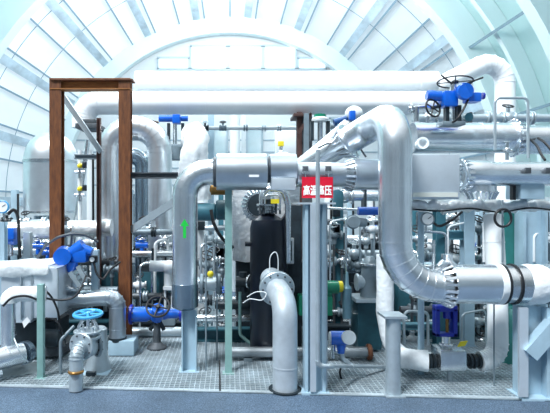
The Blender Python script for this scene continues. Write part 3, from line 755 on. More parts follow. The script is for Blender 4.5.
t = thing('bent_tube', 'thin silver tube bent into a frame below the round gauge', 'tube', P(425, 262, 5.6))
MB().tube(fillet([P(419, 285, 5.6), P(419, 243, 5.6), P(433, 243, 5.6), P(434, 285, 5.6)], .05, 5), S(1.1, 5.6), 10).build('tube', STEEL, t)
pipe('pipe', 'slim steel stem with fittings rising above the big silver bend', 'pipe', [P(433.5, 275, 5.1), P(433.5, 240, 5.1)], S(1.6, 5.1), STEEL, seam=.1)
tag(MB().lathe(P(447, 284, 5.35), (0, 0, 1), [(0, .11), (.2, .11), (.26, .06), (.32, .06)], 24).build('nozzle', ALU), 'silver branch nozzle on top of the big silver pipe', 'nozzle')

# ================================================================ front bend with the bolted flange
d = 4.86
t = pipe('flanged_bend', 'grey pipe bend with a bolted ring flange at the front centre', 'pipe', [P(271, 278, 5.6), P(285, 303, d), G(285, d) + V((0, 0, .006))], S(12.4, d), mat('pale grey painted pipe', (.50, .57, .63), .36, .4, .12, 5), R=.20, n=14, seam=.9, solo=False, seg=36, gores=False)
ax = (P(285, 303, d) - P(271, 278, 5.6)).normalized()
fc = P(271, 278, 5.6).lerp(P(285, 303, d), .47)
flange(t, fc, ax, S(18.5, 5.05), .03, GALV, 12, DSTEEL, pc=S(15.2, 5.05), br=.011)
flange(t, fc - ax * .05, ax, S(18, 5.05), .03, GREY, 0, name='back_flange')
tag(MB().ring(G(285, d) + V((0, .0, .012)), (0, 0, 1), S(13, d), S(16.5, d), .012, 30).build('floor_collar', DARKM), 'dark floor collar round the foot of the flanged bend', 'collar')
cable('wire', 'thin white wire loop left of the flanged bend', [P(247, 297, 5.2), P(256, 292, 5.15), P(266, 293, 5.1), P(262, 300, 5.1), P(250, 299, 5.15), P(243, 303, 5.2)], .005, WPAINT)
cable('wire', 'thin white wire hook above the bolted ring flange', [P(270, 275, 5.3), P(270, 258, 5.3), P(275, 252, 5.3), P(278, 258, 5.3), P(278, 274, 5.3)], .005, WPAINT)

# black vessel and foil clad duct behind it
d = 6.0; b0 = G(268, d)
t = thing('black_vessel', 'black vessel with a silver neck behind the flanged bend', 'vessel', b0)
H = lambda py: P(0, py, d).z
MB().lathe((b0.x, d, .02), (0, 0, 1), [(0, S(15, d)), (.06, S(18, d)), (H(228) - .02, S(18, d)), (H(220) - .02, S(16, d)), (H(215) - .02, S(8, d)), (H(213) - .02, S(6, d))], 32).build('shell', BLACK, t)
MB().prism([P(274, 345, d - .12), P(286, 345, d - .12), P(287, 213, d - .12), P(281, 221, d - .12), P(274, 226, d - .12)], (0, .2, 0)).build('side_fin', BLACK, t)
MB().cyl(P(268, 215, d), P(268, 196, d), S(4, d)).disc(P(268, 205, d), (0, 0, 1), S(12, d), .03).disc(P(268, 209, d), (0, 0, 1), S(11, d), .03).build('neck', STEEL, t)
MB().cyl(P(245, 244, d - .05), P(252, 244, d - .05), S(2.4, d)).build('side_nozzle', BLACK, t)
for px in (260, 264, 272, 276, 280): MB().cyl(P(px, 214, d - .12), P(px, 202, d - .12), S(1.1, d)).build('stud', DSTEEL, t)
MB().bx(263, 275, 199, 204, d - .2, .08, .01).build('tag_holder', DARKM, t)
MB().bx(271, 279, 199, 203.5, d - .22, .02).build('tag', YELL, t)
tag(MB().tube(fillet([P(262, 205, 5.85), P(262, 188, 5.85), P(284, 190, 5.85), P(288, 205, 5.85), P(288, 262, 5.9)], .1, 6), S(3, 5.9), 14).build('bent_pipe', STEEL), 'silver bent pipe looping over the black vessel neck', 'pipe')
tag(MB().tube(fillet([P(265, 204, 5.78), P(265, 195, 5.78), P(280, 195, 5.78), P(280, 210, 5.78)], .04, 5), S(1.1, 5.8), 10).build('bent_tube', STEEL), 'thin silver tube loop above the yellow tag', 'tube')
t = thing('foil_duct', 'crumpled foil clad duct behind the black vessel', 'duct', P(262, 262, 6.8))
MB().bx(233, 300, 184, 262, 6.55, .6).jitter(.05, 5.).build('cladding', FOIL, t)
mb = MB().crimp(P(259, 205, 6.36), (0, -1, 0), S(11.5, 6.4), S(17, 6.4), .1, 26); mb.build('crimped_collar', ALU, t)
MB().cyl(P(259, 205, 6.4), P(259, 205, 6.2), S(11, 6.4)).build('nozzle', DARKM, t)
tag(MB().bx(236, 302, 262, 345, 6.75, .7, .02).build('dark_backdrop', DARKM), 'dark backdrop box under the foil clad duct', 'machine')  # dark box carries the duct and stands in for the unlit interior
tag(MB().bx(288, 302, 205, 350, 6.3, .2, .02).build('control_cabinet', DARKM), 'dark upright cabinet between the black vessel and sign column', 'cabinet')
t = thing('sight_gauge', 'white level gauge strip between black vessel and sign column', 'gauge', P(292, 262, 6.2))
MB().bx(287, 294, 238, 264, 6.2, .06, .01).build('frame', WPAINT, t)
MB().bx(289, 292, 241, 261, 6.19, .02).build('glass', DARKM, t)
# pipe lying low behind the flanged bend
t = pipe('pipe', 'low grey pipe running level behind the flanged bend', 'pipe', [P(231, 352, 5.75), P(372, 352, 5.75)], S(5.2, 5.75), mat('dull steel', (.36, .40, .43), .35, .75, .15, 8), seam=.7, solo=False)
flange(t, P(369, 352, 5.75), (1, 0, 0), S(8, 5.75), .05, BROWND, 6)
for px in (248, 345):
    q = P(px, 352, 5.75); tag(MB().box((q.x, 5.75, (q.z - .06) / 2), (.1, .1, max(.02, q.z - .06))).build('pipe_block', GREY), 'grey block carrying the low grey pipe, %s end' % ('left' if px < 300 else 'right'), 'block')
# transmitter
d = 5.15
t = thing('transmitter', 'blue and white transmitter on the bent tube by the sign column', 'transmitter', P(341, 366, d))
MB().cyl(P(331, 338, d), P(348, 338, d - .02), S(7, d), seg=26).build('housing', BLUE, t)
MB().cyl(P(348, 337.5, d - .08), P(349, 337.5, d - .16), S(6.8, d), seg=26).build('cover', GALV, t)
MB().cyl(P(329.5, 338, d), P(333, 338, d), S(6.2, d), seg=26).build('cover', WPAINT, t)
MB().lathe(P(341, 353, d), (0, 0, 1), [(0, S(3.5, d)), (.09, S(5, d)), (.14, S(5, d))], 20).build('neck', BLUE, t)
MB().tube(fillet([P(341, 352, d), P(343, 359, d), P(352, 366, d)], .04), S(2.4, d), 12).build('impulse_pipe', GALV, t)
MB().cyl(P(327, 350, d + .1), P(340, 354, d), S(2.2, d)).cyl(P(333, 344, d + .05), P(333, 358, d + .05), S(2.6, d)).build('manifold', STEEL, t)
cable('cable', 'black cable dropping from the transmitter to the deck', [P(341, 366, d), P(340, 374, d), P(343, 382, d)], .010)
# green motor
d = 6.1
t = thing('motor', 'green motor with a yellow end cap right of the sign column', 'motor', P(334, 322, d))
MB().lathe(P(325, 287, d), (1, 0, -.02), [(0, S(5, d)), (.02, S(6.5, d)), (S(13, d), S(6.5, d)), (S(14, d), S(5, d))], 24).build('housing', GREENP, t)
MB().lathe(P(337, 286.5, d), (1, 0, 0), [(0, S(5.6, d)), (S(5, d), S(5.6, d)), (S(6, d), S(4, d))], 24).build('end_cap', YELL, t)['label'] = 'yellow end cap'
MB().bx(321, 333, 297, 316, d - .1, .2, .02).bx(326, 332, 291, 298, d - .05, .1).build('gearbox', GREENP, t)
MB().bx(299, 306, 296, 316, d - .1, .2, .02).build('pump_end', GREENP, t)
t = thing('cylinder_unit', 'slim blue grey cylinder standing right of the green motor', 'cylinder', P(347, 318, 6.1))
MB().lathe(P(347, 318, 6.1), (0, 0, 1), [(0, S(4.5, 6.1)), (S(30, 6.1), S(4.5, 6.1)), (S(33, 6.1), S(2, 6.1)), (S(46, 6.1), S(1.2, 6.1))], 20).build('body', mat('slate blue paint', (.16, .30, .38), .4, .2, .1), t)
# grey machine with domed cap
d = 6.0
t = thing('pump', 'grey pump with a domed cap left of the big riser bend', 'pump', P(370, 305, d))
MB().lathe(P(370, 300, d), (0, 0, 1), [(0, S(10, d)), (S(26, d), S(8.5, d)), (S(36, d), S(8.5, d)), (S(41, d), S(5.5, d)), (S(44, d), S(3, d))], 28).build('body', GREY, t)
MB().bx(356, 384, 299, 303, d - .15, .4, .008).build('base_plate', GALV, t)
MB().cyl(P(357, 282, d), P(366, 282, d), S(6.5, d)).disc(P(357, 282, d), (1, 0, 0), S(8.5, d), .03).build('inlet', GALV, t)
MB().disc(P(370, 264, d), (0, 0, 1), S(10.5, d), .03).build('flange', STEEL, t)
MB().cyl(P(380, 287, d - .2), P(383, 287, d - .2), S(9, d)).build('hand_knob', RUBBER, t)
tag(MB().bx(358, 382, 303, 350, 6.05, .35, .01).build('pedestal', DTEAL), 'dark teal pedestal under the grey pump', 'pedestal')

# angle post, rods by the riser
post('steel_post', 'pale green angle post right of the riser with the green arrow', 228.5, 5.33, 186, S(7, 5.33), LGREEN, 'post', shape='angle')
post('rod', 'thin grey rod standing right of the riser', 206, 5.4, 236, S(1.7, 5.4), GREY, 'rod', shape='round')
post('rod', 'second thin grey rod behind the pale green angle post', 217, 5.75, 262, S(1.6, 5.75), GREY, 'rod', shape='round')
# pipework between riser and angle post
t = pipe('pipe', 'grey pipe with flange rings right of the riser foot', 'pipe', [P(196, 284, 6.0), P(222, 284, 6.0)], S(7, 6), GALV, seam=3, solo=False)
for px in (202, 219): flange(t, P(px, 284, 6), (1, 0, 0), S(10.5, 6), .045, GREY, 8)
MB().sphere(P(210.5, 274, 6), S(3.3, 6)).build('valve_knob', YELL, t)
for k, (y, px0, px1, d_, r_, mm, lb) in enumerate((
    (190, 196, 234, 6.9, 5, BRASS, 'short brown pipe under the header left of the foil duct'),
    (212, 195, 216, 6.8, 9, TEAL, 'teal drum end right of the riser pipe'),
    (210, 216, 229, 6.7, 10, DTEAL, 'dark teal drum beside the pale green angle post'),
    (228, 205, 232, 6.6, 2.6, GALV, 'slim level pipe under the dark teal drum'),
    (318, 196, 262, 6.35, 3.6, STEEL, 'level steel pipe low behind the pale green angle post'),
    (305, 215, 262, 6.3, 4.5, DARKM, 'dark level pipe behind the thin grey rods'),
    (332, 128, 182, 6.8, 5, GALV, 'level grey pipe low behind the brown frame column'))):
    tag(MB().lathe(P(px0, y, d_), (1, 0, 0), [(0, S(r_, d_) * .85), (.02, S(r_, d_)), (S(px1 - px0, d_) - .02, S(r_, d_)), (S(px1 - px0, d_), S(r_, d_) * .85)], 22).build('pipe' if r_ < 8 else 'drum', mm), lb, 'pipe' if r_ < 8 else 'drum')
cable('cable', 'thick black hose slanting between riser and foil duct', [P(211, 210, 6.4), P(214, 224, 6.35), P(222, 238, 6.35), P(233, 248, 6.4)], .022)
t = thing('valve', 'dark valve with a round end behind the pale green angle post', 'valve', P(243, 292, 6.2))
MB().cyl(P(236, 282, 6.2), P(250, 282, 6.2), S(6, 6.2)).cyl(P(243, 292, 6.2), P(243, 272, 6.2), S(4, 6.2)).build('body', DARKM, t)
MB().disc(P(250, 282, 6.2), (1, -.6, 0), S(7.5, 6.2), .03).build('end_flange', STEEL, t)
tag(MB().tube(fillet([P(240, 292, 6.1), P(240, 335, 6.1), P(252, 345, 6.1)], .08), S(1.6, 6.1), 10).build('bent_tube', LGREEN), 'pale green thin tube bending behind the angle post', 'tube')

# ================================================================ low blue valve behind, between frame and riser
d = 6.25
t = thing('gate_valve', 'deep blue valve with a black handwheel between brown frame and riser', 'valve', P(157, 330, d))
MB().lathe(P(131, 314.5, d), (1, 0, .02), [(0, S(7.5, d)), (S(16, d), S(7.5, d)), (S(19, d), S(6, d)), (S(34, d), S(6, d)), (S(37, d), S(5, d)), (S(51, d), S(4.5, d))], 26).build('body', BLUE, t)
for px, rr in ((131.5, 10), (181, 7)): flange(t, P(px, 314.5, d), (1, 0, 0), S(rr, d), .04, DBLUE, 8)
MB().cyl(P(157, 318, d - .05), P(158, 308, d - .18), S(6, d)).build('bonnet', BLUE, t)
handwheel(t, P(158, 306.5, d - .2), (.05, -.75, .65), S(11, d), S(1.1, d), RUBBER, 4)
for a_, b_ in (((150, 330), (155, 322)), ((164, 330), (160, 322))): MB().cyl(P(*a_, d), P(*b_, d), S(2, d)).build('leg', DARKM, t)
MB().lathe((G(157, d).x, d, .01), (0, 0, 1), [(0, S(10, d)), (.02, S(10, d)), (.08, S(4, d)), (P(0, 325, d).z, S(3.5, d))], 20).build('pedestal', DSTEEL, t)
# white valve bodies beside it
t = thing('white_valve', 'white painted valve on a stand left of the riser', 'valve', P(168, 308, 6.9))
MB().cyl(P(150, 266, 6.9), P(173, 266, 6.9), S(5.5, 6.9)).cyl(P(168, 290, 6.9), P(168, 262, 6.9), S(4, 6.9)).sphere(P(169, 267, 6.9), S(7, 6.9)).build('body', WPAINT, t)
for px in (164, 171): MB().bx(px, px + 2, 288, 310, 6.85, .05).build('leg', WPAINT, t)
MB().bx(163, 174, 287, 290, 6.8, .2).build('bracket', WPAINT, t)
tag(MB().bx(161, 175, 309, 326, 6.8, .3, .02).build('pedestal', GREY), 'grey pedestal under the white painted valve', 'pedestal')
for x0, x1, lb in ((137, 176, 'dark backdrop box under the right leg of the tall return bend'), (98, 121, 'dark backdrop box under the left leg of the tall return bend')):
    q0, q1 = P(x0, 266, 7.2), P(x1, 266, 7.2); t = thing('dark_backdrop', lb, 'machine', G((x0 + x1) / 2, 7.6))  # dark boxes carry the bend and stand in for unlit space below
    MB().box(((q0.x + q1.x) / 2, 7.6, q0.z / 2 + .004), (q1.x - q0.x, .8, q0.z - .008), None, .02).build('casing', DARKM, t)
    MB().bx(x0 + 3, x1 - 3, 272, 300, 7.18, .03, .008).build('access_panel', DTEAL, t)
    MB().bx(x0 + 5, x0 + 9, 304, 312, 7.17, .04, .008).build('terminal_box', GREY, t)

# ================================================================ front left
d = 5.6
t = thing('insulated_duct', 'pale boxed duct with a white wrapped top at the left front', 'duct', P(28, 322, d))
MB().bx(1, 31, 268, 323, d, .55, .01).build('casing', SHEET, t)
MB().bx(32.5, 57, 268, 318, d - .02, .55, .01).build('casing', SHEET, t)
mb = MB().box(P(28, 267, d + .28), (S(61, d), .66, .13), None, .03); mb.jitter(.06, 5.).build('wrap', CLOTH, t)
for px in (20, 31.5, 57): MB().bx(px, px + .9, 270, 320, d - .035, .03).build('seam_strip', GALV, t)
tag(MB().bx(-8, 12, 268, 318, 6.2, .6, .02).build('insulated_box', SHEET), 'pale clad box at the left edge behind the boxed duct', 'box')
t = thing('pump_skid', 'dark machine skid under the boxed duct at left', 'machine', G(30, 5.9))
MB().bx(-6, 62, 348, 357, 5.75, .6, .02).build('base_frame', DSTEEL, t)
MB().bx(8, 56, 322, 350, 5.85, .5, .03).build('housing', DARKM, t)
MB().cyl(P(40, 338, 5.65), P(60, 338, 5.65), S(9, 5.65)).build('motor', DARKM, t)
pipe('wrapped_pipe', 'white wrapped pipe bending down at the left front corner', 'pipe', [P(46, 294, 5.35), P(9, 294, 5.3), P(9, 304, 5.28)], S(7.6, 5.3), CLOTH, R=.07, jit=.12, sub=.03)
t = pipe('clad_pipe', 'silver upright pipe joining the pipe at the left edge', 'pipe', [P(8.5, 303, 5.27), P(8.5, 352, 5.25)], S(7, 5.27), ALU, seam=.4, solo=False)
t = pipe('clad_pipe', 'fat silver pipe coming in at the bottom left edge', 'pipe', [P(-30, 366, 4.95), P(23, 353, 5.3)], S(11, 5.15), ALU, seam=.35, solo=False)
MB().lathe(P(22, 353.3, 5.29), P(30, 351, 5.4) - P(22, 353.3, 5.29), [(0, S(11.6, 5.3)), (.07, S(11.6, 5.3)), (.1, S(8, 5.3))], 26).build('end_cap', ALUD, t)
t = thing('plastic_sheet', 'crumpled grey plastic sheet under the fat silver pipe', 'sheet', G(22, 5.3))
mb = MB().prism([P(2, 368, 5.24), P(36, 360, 5.5), P(36, 377, 5.28), P(3, 380, 5.16)], (0, .012, 0)); mb.jitter(.035, 7.).build('sheet', PLAST, t)
post('steel_post', 'pale green capped post at the left front', 41, 5.2, 284, S(6.2, 5.2), LGREEN, 'post')
tag(MB().prism([P(22, 322, 5.2), P(27, 317, 5.2), P(30, 321, 5.2), P(24, 328, 5.2)], (0, .006, 0)).build('paper_tag', WHITE), 'white paper tag hanging by the pale green capped post', 'tag')
for lb, pts in (('black cable running right from the capped post to the blue drive', [P(44, 298, 5.4), P(58, 300, 5.3), P(72, 298, 5.3), P(80, 290, 5.4), P(86, 276, 5.6)]),
                ('black cable arching over the white wrapped bend', [P(3, 306, 5.1), P(12, 298, 5.1), P(26, 296, 5.15), P(38, 300, 5.2)]),
                ('black cable dropping behind the capped post', [P(45, 290, 5.4), P(52, 298, 5.4), P(58, 312, 5.4), P(60, 330, 5.4), P(64, 340, 5.45)]),
                ('thin black cable looping left of the valve wheel', [P(46, 318, 5.35), P(55, 320, 5.3), P(62, 330, 5.3), P(66, 345, 5.4)]),
                ('thin pale tube beside the fat silver pipe end', [P(14, 338, 5.12), P(20, 352, 5.06), P(28, 362, 5.1)])):
    cable('cable' if 'cable' in lb else 'tube', lb, pts, .012 if 'thin' not in lb else .008, GALV if 'pale' in lb else RUBBER, 'cable' if 'cable' in lb else 'tube')
tag(MB().tube(fillet([G(60.5, 5.3) + V((0, 0, .005)), P(60.5, 340, 5.3), P(74, 326, 5.4)], .08), S(1.6, 5.3), 10).build('bent_tube', GREY), 'thin grey tube bent over left of the flanged valve', 'tube')
# blue actuator at left
d = 5.95
t = thing('actuator', 'bright blue drive with a black wheel beside the boxed duct', 'actuator', P(72, 268, d))
MB().cyl(P(62, 257, d - .12), P(64, 254, d + .12), S(8.5, d), seg=28).build('control_head', BLUE, t)
MB().cyl(P(66, 258, d + .02), P(84, 245, d + .02), S(7, d), seg=26).build('motor', BLUE, t)
MB().bx(70, 86, 250, 263, d - .06, .2, .03).build('gearbox', BLUE, t)
MB().cyl(P(82, 248, d), P(92, 252, d), S(4.5, d)).build('terminal_box', BLUE, t)
MB().lathe(P(72, 272, d), (0, 0, 1), [(0, S(4, d)), (.06, S(6, d)), (.12, S(6, d))], 20).build('mounting', BLUE, t)
MB().tube(fillet([P(37, 258, d + .05), P(46, 245, d), P(58, 237, d - .03), P(72, 233.5, d - .03), P(86, 234.5, d), P(98, 242, d + .05)], .25, 4), S(1.3, d), 10).cyl(P(72, 233.5, d - .03), P(70, 250, d), S(1, d)).build('handwheel', DSTEEL, t)
t = thing('yoke', 'silver yoke with a slotted arm under the bright blue drive at left', 'yoke', P(78, 290, 5.9))
for a_, b_ in (((70, 272), (80, 286)), ((78, 266), (86, 280))): MB().bar(P(*a_, 5.88), P(*b_, 5.88), .05, .045, (0, 1, 0)).build('yoke_leg', GALV, t)
for k in range(3): MB().bar(P(71 + k * 4.6, 275 + k * 4.6, 5.87), P(79 + k * 3.5, 270 + k * 4.2, 5.87), .04, .02, (0, 1, 0)).build('rung', STEEL, t)
MB().cyl(P(74, 290, 5.95), P(78, 272, 5.95), S(4, 5.9)).disc(P(72, 288, 5.95), (.2, 0, 1), S(8, 5.9), .04).build('bonnet', STEEL, t)
tag(MB().bx(91, 98, 250, 290, 6.1, .08, .005).build('bracket_post', LBLUE), 'pale blue bracket right of the bright blue drive at left', 'bracket')
t = thing('solenoid', 'black and white solenoid box on the pale blue bracket', 'solenoid', P(93, 262, 6.0))
MB().bx(89, 96, 256, 263, 5.98, .09, .01).build('coil', DARKM, t); MB().cyl(P(92, 259.5, 5.98), P(92, 259.5, 5.95), S(2.4, 6)).build('nut', WPAINT, t)
cable('cable', 'black cable curling from the solenoid box', [P(94, 263, 5.98), P(97, 274, 5.95), P(103, 279, 5.95), P(110, 270, 6.05), P(120, 262, 6.2)], .014)
# grey bend pipe
t = pipe('clad_pipe', 'silver pipe running right and bending down before the brown column', 'pipe', [P(50, 301, 6.0), P(117.5, 296.5, 6.0), P(117.5, 340, 6.0)], S(8.3, 6), ALUM, R=S(10, 6), n=5, seam=.4, solo=False, seg=30)
MB().lathe(P(117.5, 341, 6), (0, 0, 1), [(0, S(8, 6)), (.01, S(8.9, 6)), (.05, S(8.9, 6))], 30).build('end_band', DARKM, t)
tag(MB().bx(108, 134, 341, 356, 5.9, .3, .015).build('support_block', LBLUE), 'pale blue block under the bend before the brown column', 'block')
# valve with light blue handwheel
d = 5.12
t = thing('flanged_valve', 'silver valve with a light blue handwheel at the left front', 'valve', P(86, 360, d))
handwheel(t, P(88, 314, d), (0, -.08, 1), S(13.5, d), S(1.7, d), SKYB, 5)
MB().cyl(P(88, 333, d), P(88, 312, d), S(1.8, d)).build('stem', STEEL, t)
yk = MB()
for px in (79, 97): yk.tube([P(px * .6 + 88 * .4, 320, d), P(px, 326, d), P(px - 1 if px < 88 else px + 1, 334, d)], S(1.7, d), 10)
for k in range(8):
    a = 2 * PI * k / 8; q = P(88, 330, d) + V((math.cos(a) * S(9.5, d), math.sin(a) * S(9.5, d), 0)); yk.cyl(q - V((0, 0, .05)), q + V((0, 0, .045)), S(1, d), seg=8)
yk.build('yoke', STEEL, t)
MB().disc(P(88, 331, d), (0, 0, 1), S(14, d), .025, 28).disc(P(88, 336.5, d), (0, 0, 1), S(13, d), .03, 28).build('bonnet', GALV, t)
MB().sphere(P(88, 346, d + .02), S(11, d), (1, 1, 1), 24).cyl(P(88, 348, d), P(88, 334, d), S(9, d)).cyl(P(88, 346, d), P(82, 347, d - .13), S(8, d)).build('body', GALV, t)
flange(t, P(81.5, 346.5, d - .15), (-.35, -1, -.02), S(13.5, d), .03, GALV, 8, DSTEEL, br=.009)
flange(t, P(97, 345, d + .1), (.8, .6, 0), S(12, d), .03, GREY, 8, DSTEEL, br=.009)
pt = [P(82, 347, d - .15), P(76.5, 348, 4.87), G(76, 4.84) + V((0, 0, .006))]
t = pipe('drain_pipe', 'short steel bend from the flanged valve down to the deck', 'pipe', pt, S(6.8, 4.9), GALV, R=.11, n=7, seam=2, solo=False, seg=26)
MB().disc(P(76, 371.5, 4.84), (0, 0, 1), S(7.8, 4.84), .025).build('weld_ring', BRASS, t)
MB().cyl(G(76, 4.84) + V((0, 0, .006)), P(76, 371, 4.84), S(6, 4.84), seg=26).build('lower_pipe', mat('dull steel', (.36, .40, .43)), t)
d = 5.45; g = G(98, d)
t = thing('drip_pot', 'pale blue cone bottomed pot standing behind the flanged valve', 'pot', g)
MB().lathe((g.x, d, .012), (0, 0, 1), [(0, S(13, d)), (.02, S(13, d)), (P(0, 357, d).z, S(9, d)), (P(0, 330, d).z, S(9, d)), (P(0, 328, d).z, S(7, d))], 28).build('body', GALV, t)
MB().box((g.x, d - .1, .008), (.3, .2, .014)).build('base_plate', LBLUE, t)
MB().box((g.x - .02, d - .2, .03), (.1, .05, .04)).build('drain_box', DARKM, t)

# left edge column, gauge pipework
column('steel_column', 'pale blue column at the left edge under the white faced gauge', 2, 6.0, 222, S(8, 6), .1, LBLUE, .015, face='flange')
post('steel_post', 'pale grey post left of the boxed duct top', 28, 6.7, 232, S(7, 6.7), GALV, 'post')
t = thing('valve', 'blue bodied valve behind the boxed duct at left', 'valve', P(10, 250, 6.5))
MB().cyl(P(3, 239, 6.5), P(16, 239, 6.5), S(6, 6.5)).bx(5, 14, 228, 240, 6.4, .15, .03).build('body', BLUE, t)
MB().cyl(P(10, 256, 6.5), P(10, 244, 6.5), S(3.4, 6.5)).build('stem', STEEL, t)
cable('cable', 'thick black cable arching from the white faced gauge', [P(8, 214, 5.95), P(14, 210, 6.0), P(18, 218, 6.1), P(19, 240, 6.2), P(20, 258, 6.2)], .020)
for k, (px, py, lb) in enumerate(((38, 246, 'small blue valve between the pale grey post and brown column'), (48, 252, 'small blue valve nearest the brown column'), (142, 245, 'small blue fitting right of the brown frame column'))):
    t = thing('small_valve', lb, 'valve', P(px, py + 8, 7.2))
    MB().cyl(P(px - 6, py, 7.2), P(px + 6, py, 7.2), S(3.2, 7.2)).cyl(P(px, py + 8, 7.2), P(px, py - 6, 7.2), S(2.2, 7.2)).build('body', BLUE, t)
    handwheel(t, P(px, py - 7, 7.2), (0, -.3, 1), S(4.5, 7.2), .009, STEEL)

# ================================================================ plant behind: racks, posts, runs, small valves
bg = random.Random(21)
def run(x0, x1, y, d, r, m, lb):
    t = pipe('pipe', lb, 'pipe', [P(x0, y, d), P(x1, y, d)], S(r, d), m, seam=.8, seg=16, solo=False)
    x = x0 + bg.uniform(8, 20)
    while x < x1 - 6:
        k = bg.random(); mm = (STEEL, GREY, DARKM, GALV)[bg.randrange(4)]
        if k < .45:
            MB().disc(P(x, y, d), (1, 0, 0), S(r * 1.7, d), .03, 16).disc(P(x + 2.6, y, d), (1, 0, 0), S(r * 1.7, d), .03, 16).build('flange', mm, t)
        elif k < .8 and r < 6:
            v = MB().sphere(P(x, y, d), S(r * 1.5, d), seg=12).cyl(P(x, y, d), P(x, y - r * 3, d), S(r * .5, d), seg=10).disc(P(x - r * 1.4, y, d), (1, 0, 0), S(r * 1.6, d), .03, 14).disc(P(x + r * 1.4, y, d), (1, 0, 0), S(r * 1.6, d), .03, 14).build('inline_valve', mm, t)
            o = handwheel(t, P(x, y - r * 3, d), (0, -.5, 1), S(max(3, r * 1.3), d), .009, (RUBBER, BLUE, STEEL)[bg.randrange(3)])
        else:
            MB().bx(x - 1.2, x + 1.2, y - r - 2, y + r + 9, d - S(r, d) - .02, S(r * 2, d) + .04).build('pipe_clamp', (DARKM, DSTEEL)[bg.randrange(2)], t)
        x += bg.uniform(14, 26)
for x0, x1, y, d, r, m, lb in (
    (-30, 190, 251, 8.03, 4, GALV, 'slim level pipe far behind the bright blue drive at left'),
    (-30, 92, 286, 8.0, 5, ALUD, 'dull level pipe behind the silver bend at left'),
    (55, 92, 275, 8.0, 3, WPAINT, 'thin white level pipe behind the brown column'),
    (196, 300, 240, 8.2, 4, GALV, 'slim level pipe behind the foil clad duct'),
    (325, 385, 240, 7.6, 5, ALU, 'silver level pipe right of the sign column, upper'),
    (325, 385, 268, 7.3, 6, ALUD, 'dull level pipe right of the sign column, middle'),
    (325, 440, 322, 7.3, 3, STEEL, 'thin level pipe low behind the transmitter'),
    (405, 560, 246, 7.8, 7, WPAINT, 'white level pipe behind the right hand columns'),
    (405, 560, 228, 8.2, 4, GALV, 'slim grey level pipe above the white one at right'),
    (405, 520, 336, 7.2, 4, GALV, 'slim grey pipe low behind the block valve'),
    (196, 300, 128, 9.3, 2, WPAINT, 'thin white level pipe in front of the end wall windows'),
    (405, 560, 268, 8.4, 6, ALU, 'silver level pipe behind the top of the big pipe'),
    (-30, 60, 222, 8.3, 3, GREY, 'thin grey level pipe low on the left end wall'),
    (64, 118, 262, 7.25, 3.4, DSTEEL, 'thin dark level pipe between the brown columns'),
    (60, 118, 290, 6.95, 3.5, GREY, 'grey level pipe above the silver bend at left'),
    (133, 174, 232, 7.2, 3, GREY, 'thin grey level pipe right of the brown column, upper'),
    (133, 176, 254, 7.15, 3.6, STEEL, 'steel level pipe right of the brown column, middle'),
    (133, 176, 296, 6.95, 3.2, DSTEEL, 'thin dark level pipe above the deep blue valve'),
    (198, 232, 262, 7.2, 4, DSTEEL, 'dark level pipe between riser and angle post'),
    (198, 236, 300, 7.0, 3.4, STEEL, 'steel level pipe low between riser and angle post'),
    (326, 384, 222, 7.2, 3, DSTEEL, 'dark level pipe left of the big riser, upper'),
    (326, 384, 254, 7.0, 4, GALV, 'grey level pipe left of the big riser, middle'),
    (326, 384, 290, 7.1, 4, DSTEEL, 'dark level pipe behind the green motor'),
    (326, 384, 312, 6.9, 3, STEEL, 'steel level pipe under the green motor'),
    (408, 520, 220, 7.3, 3, DSTEEL, 'thin dark level pipe just below the foil pipe'),
    (408, 520, 256, 7.0, 3.6, GREY, 'grey level pipe just above the big silver pipe'),
    (400, 500, 310, 6.9, 4, DSTEEL, 'dark level pipe just below the big silver pipe'),
    (400, 512, 350, 6.6, 3, GREY, 'thin grey pipe along the deck behind the block valve'),
    (330, 400, 126, 8.0, 3, GREY, 'thin grey level pipe behind the top of the big bend'),
    (412, 560, 118, 8.3, 4, GALV, 'grey level pipe behind the large blue drive'),
    (330, 392, 196, 7.8, 5, ALU, 'silver level pipe just under the header by the sign')):
    run(x0, x1, y, d, r, m, lb)
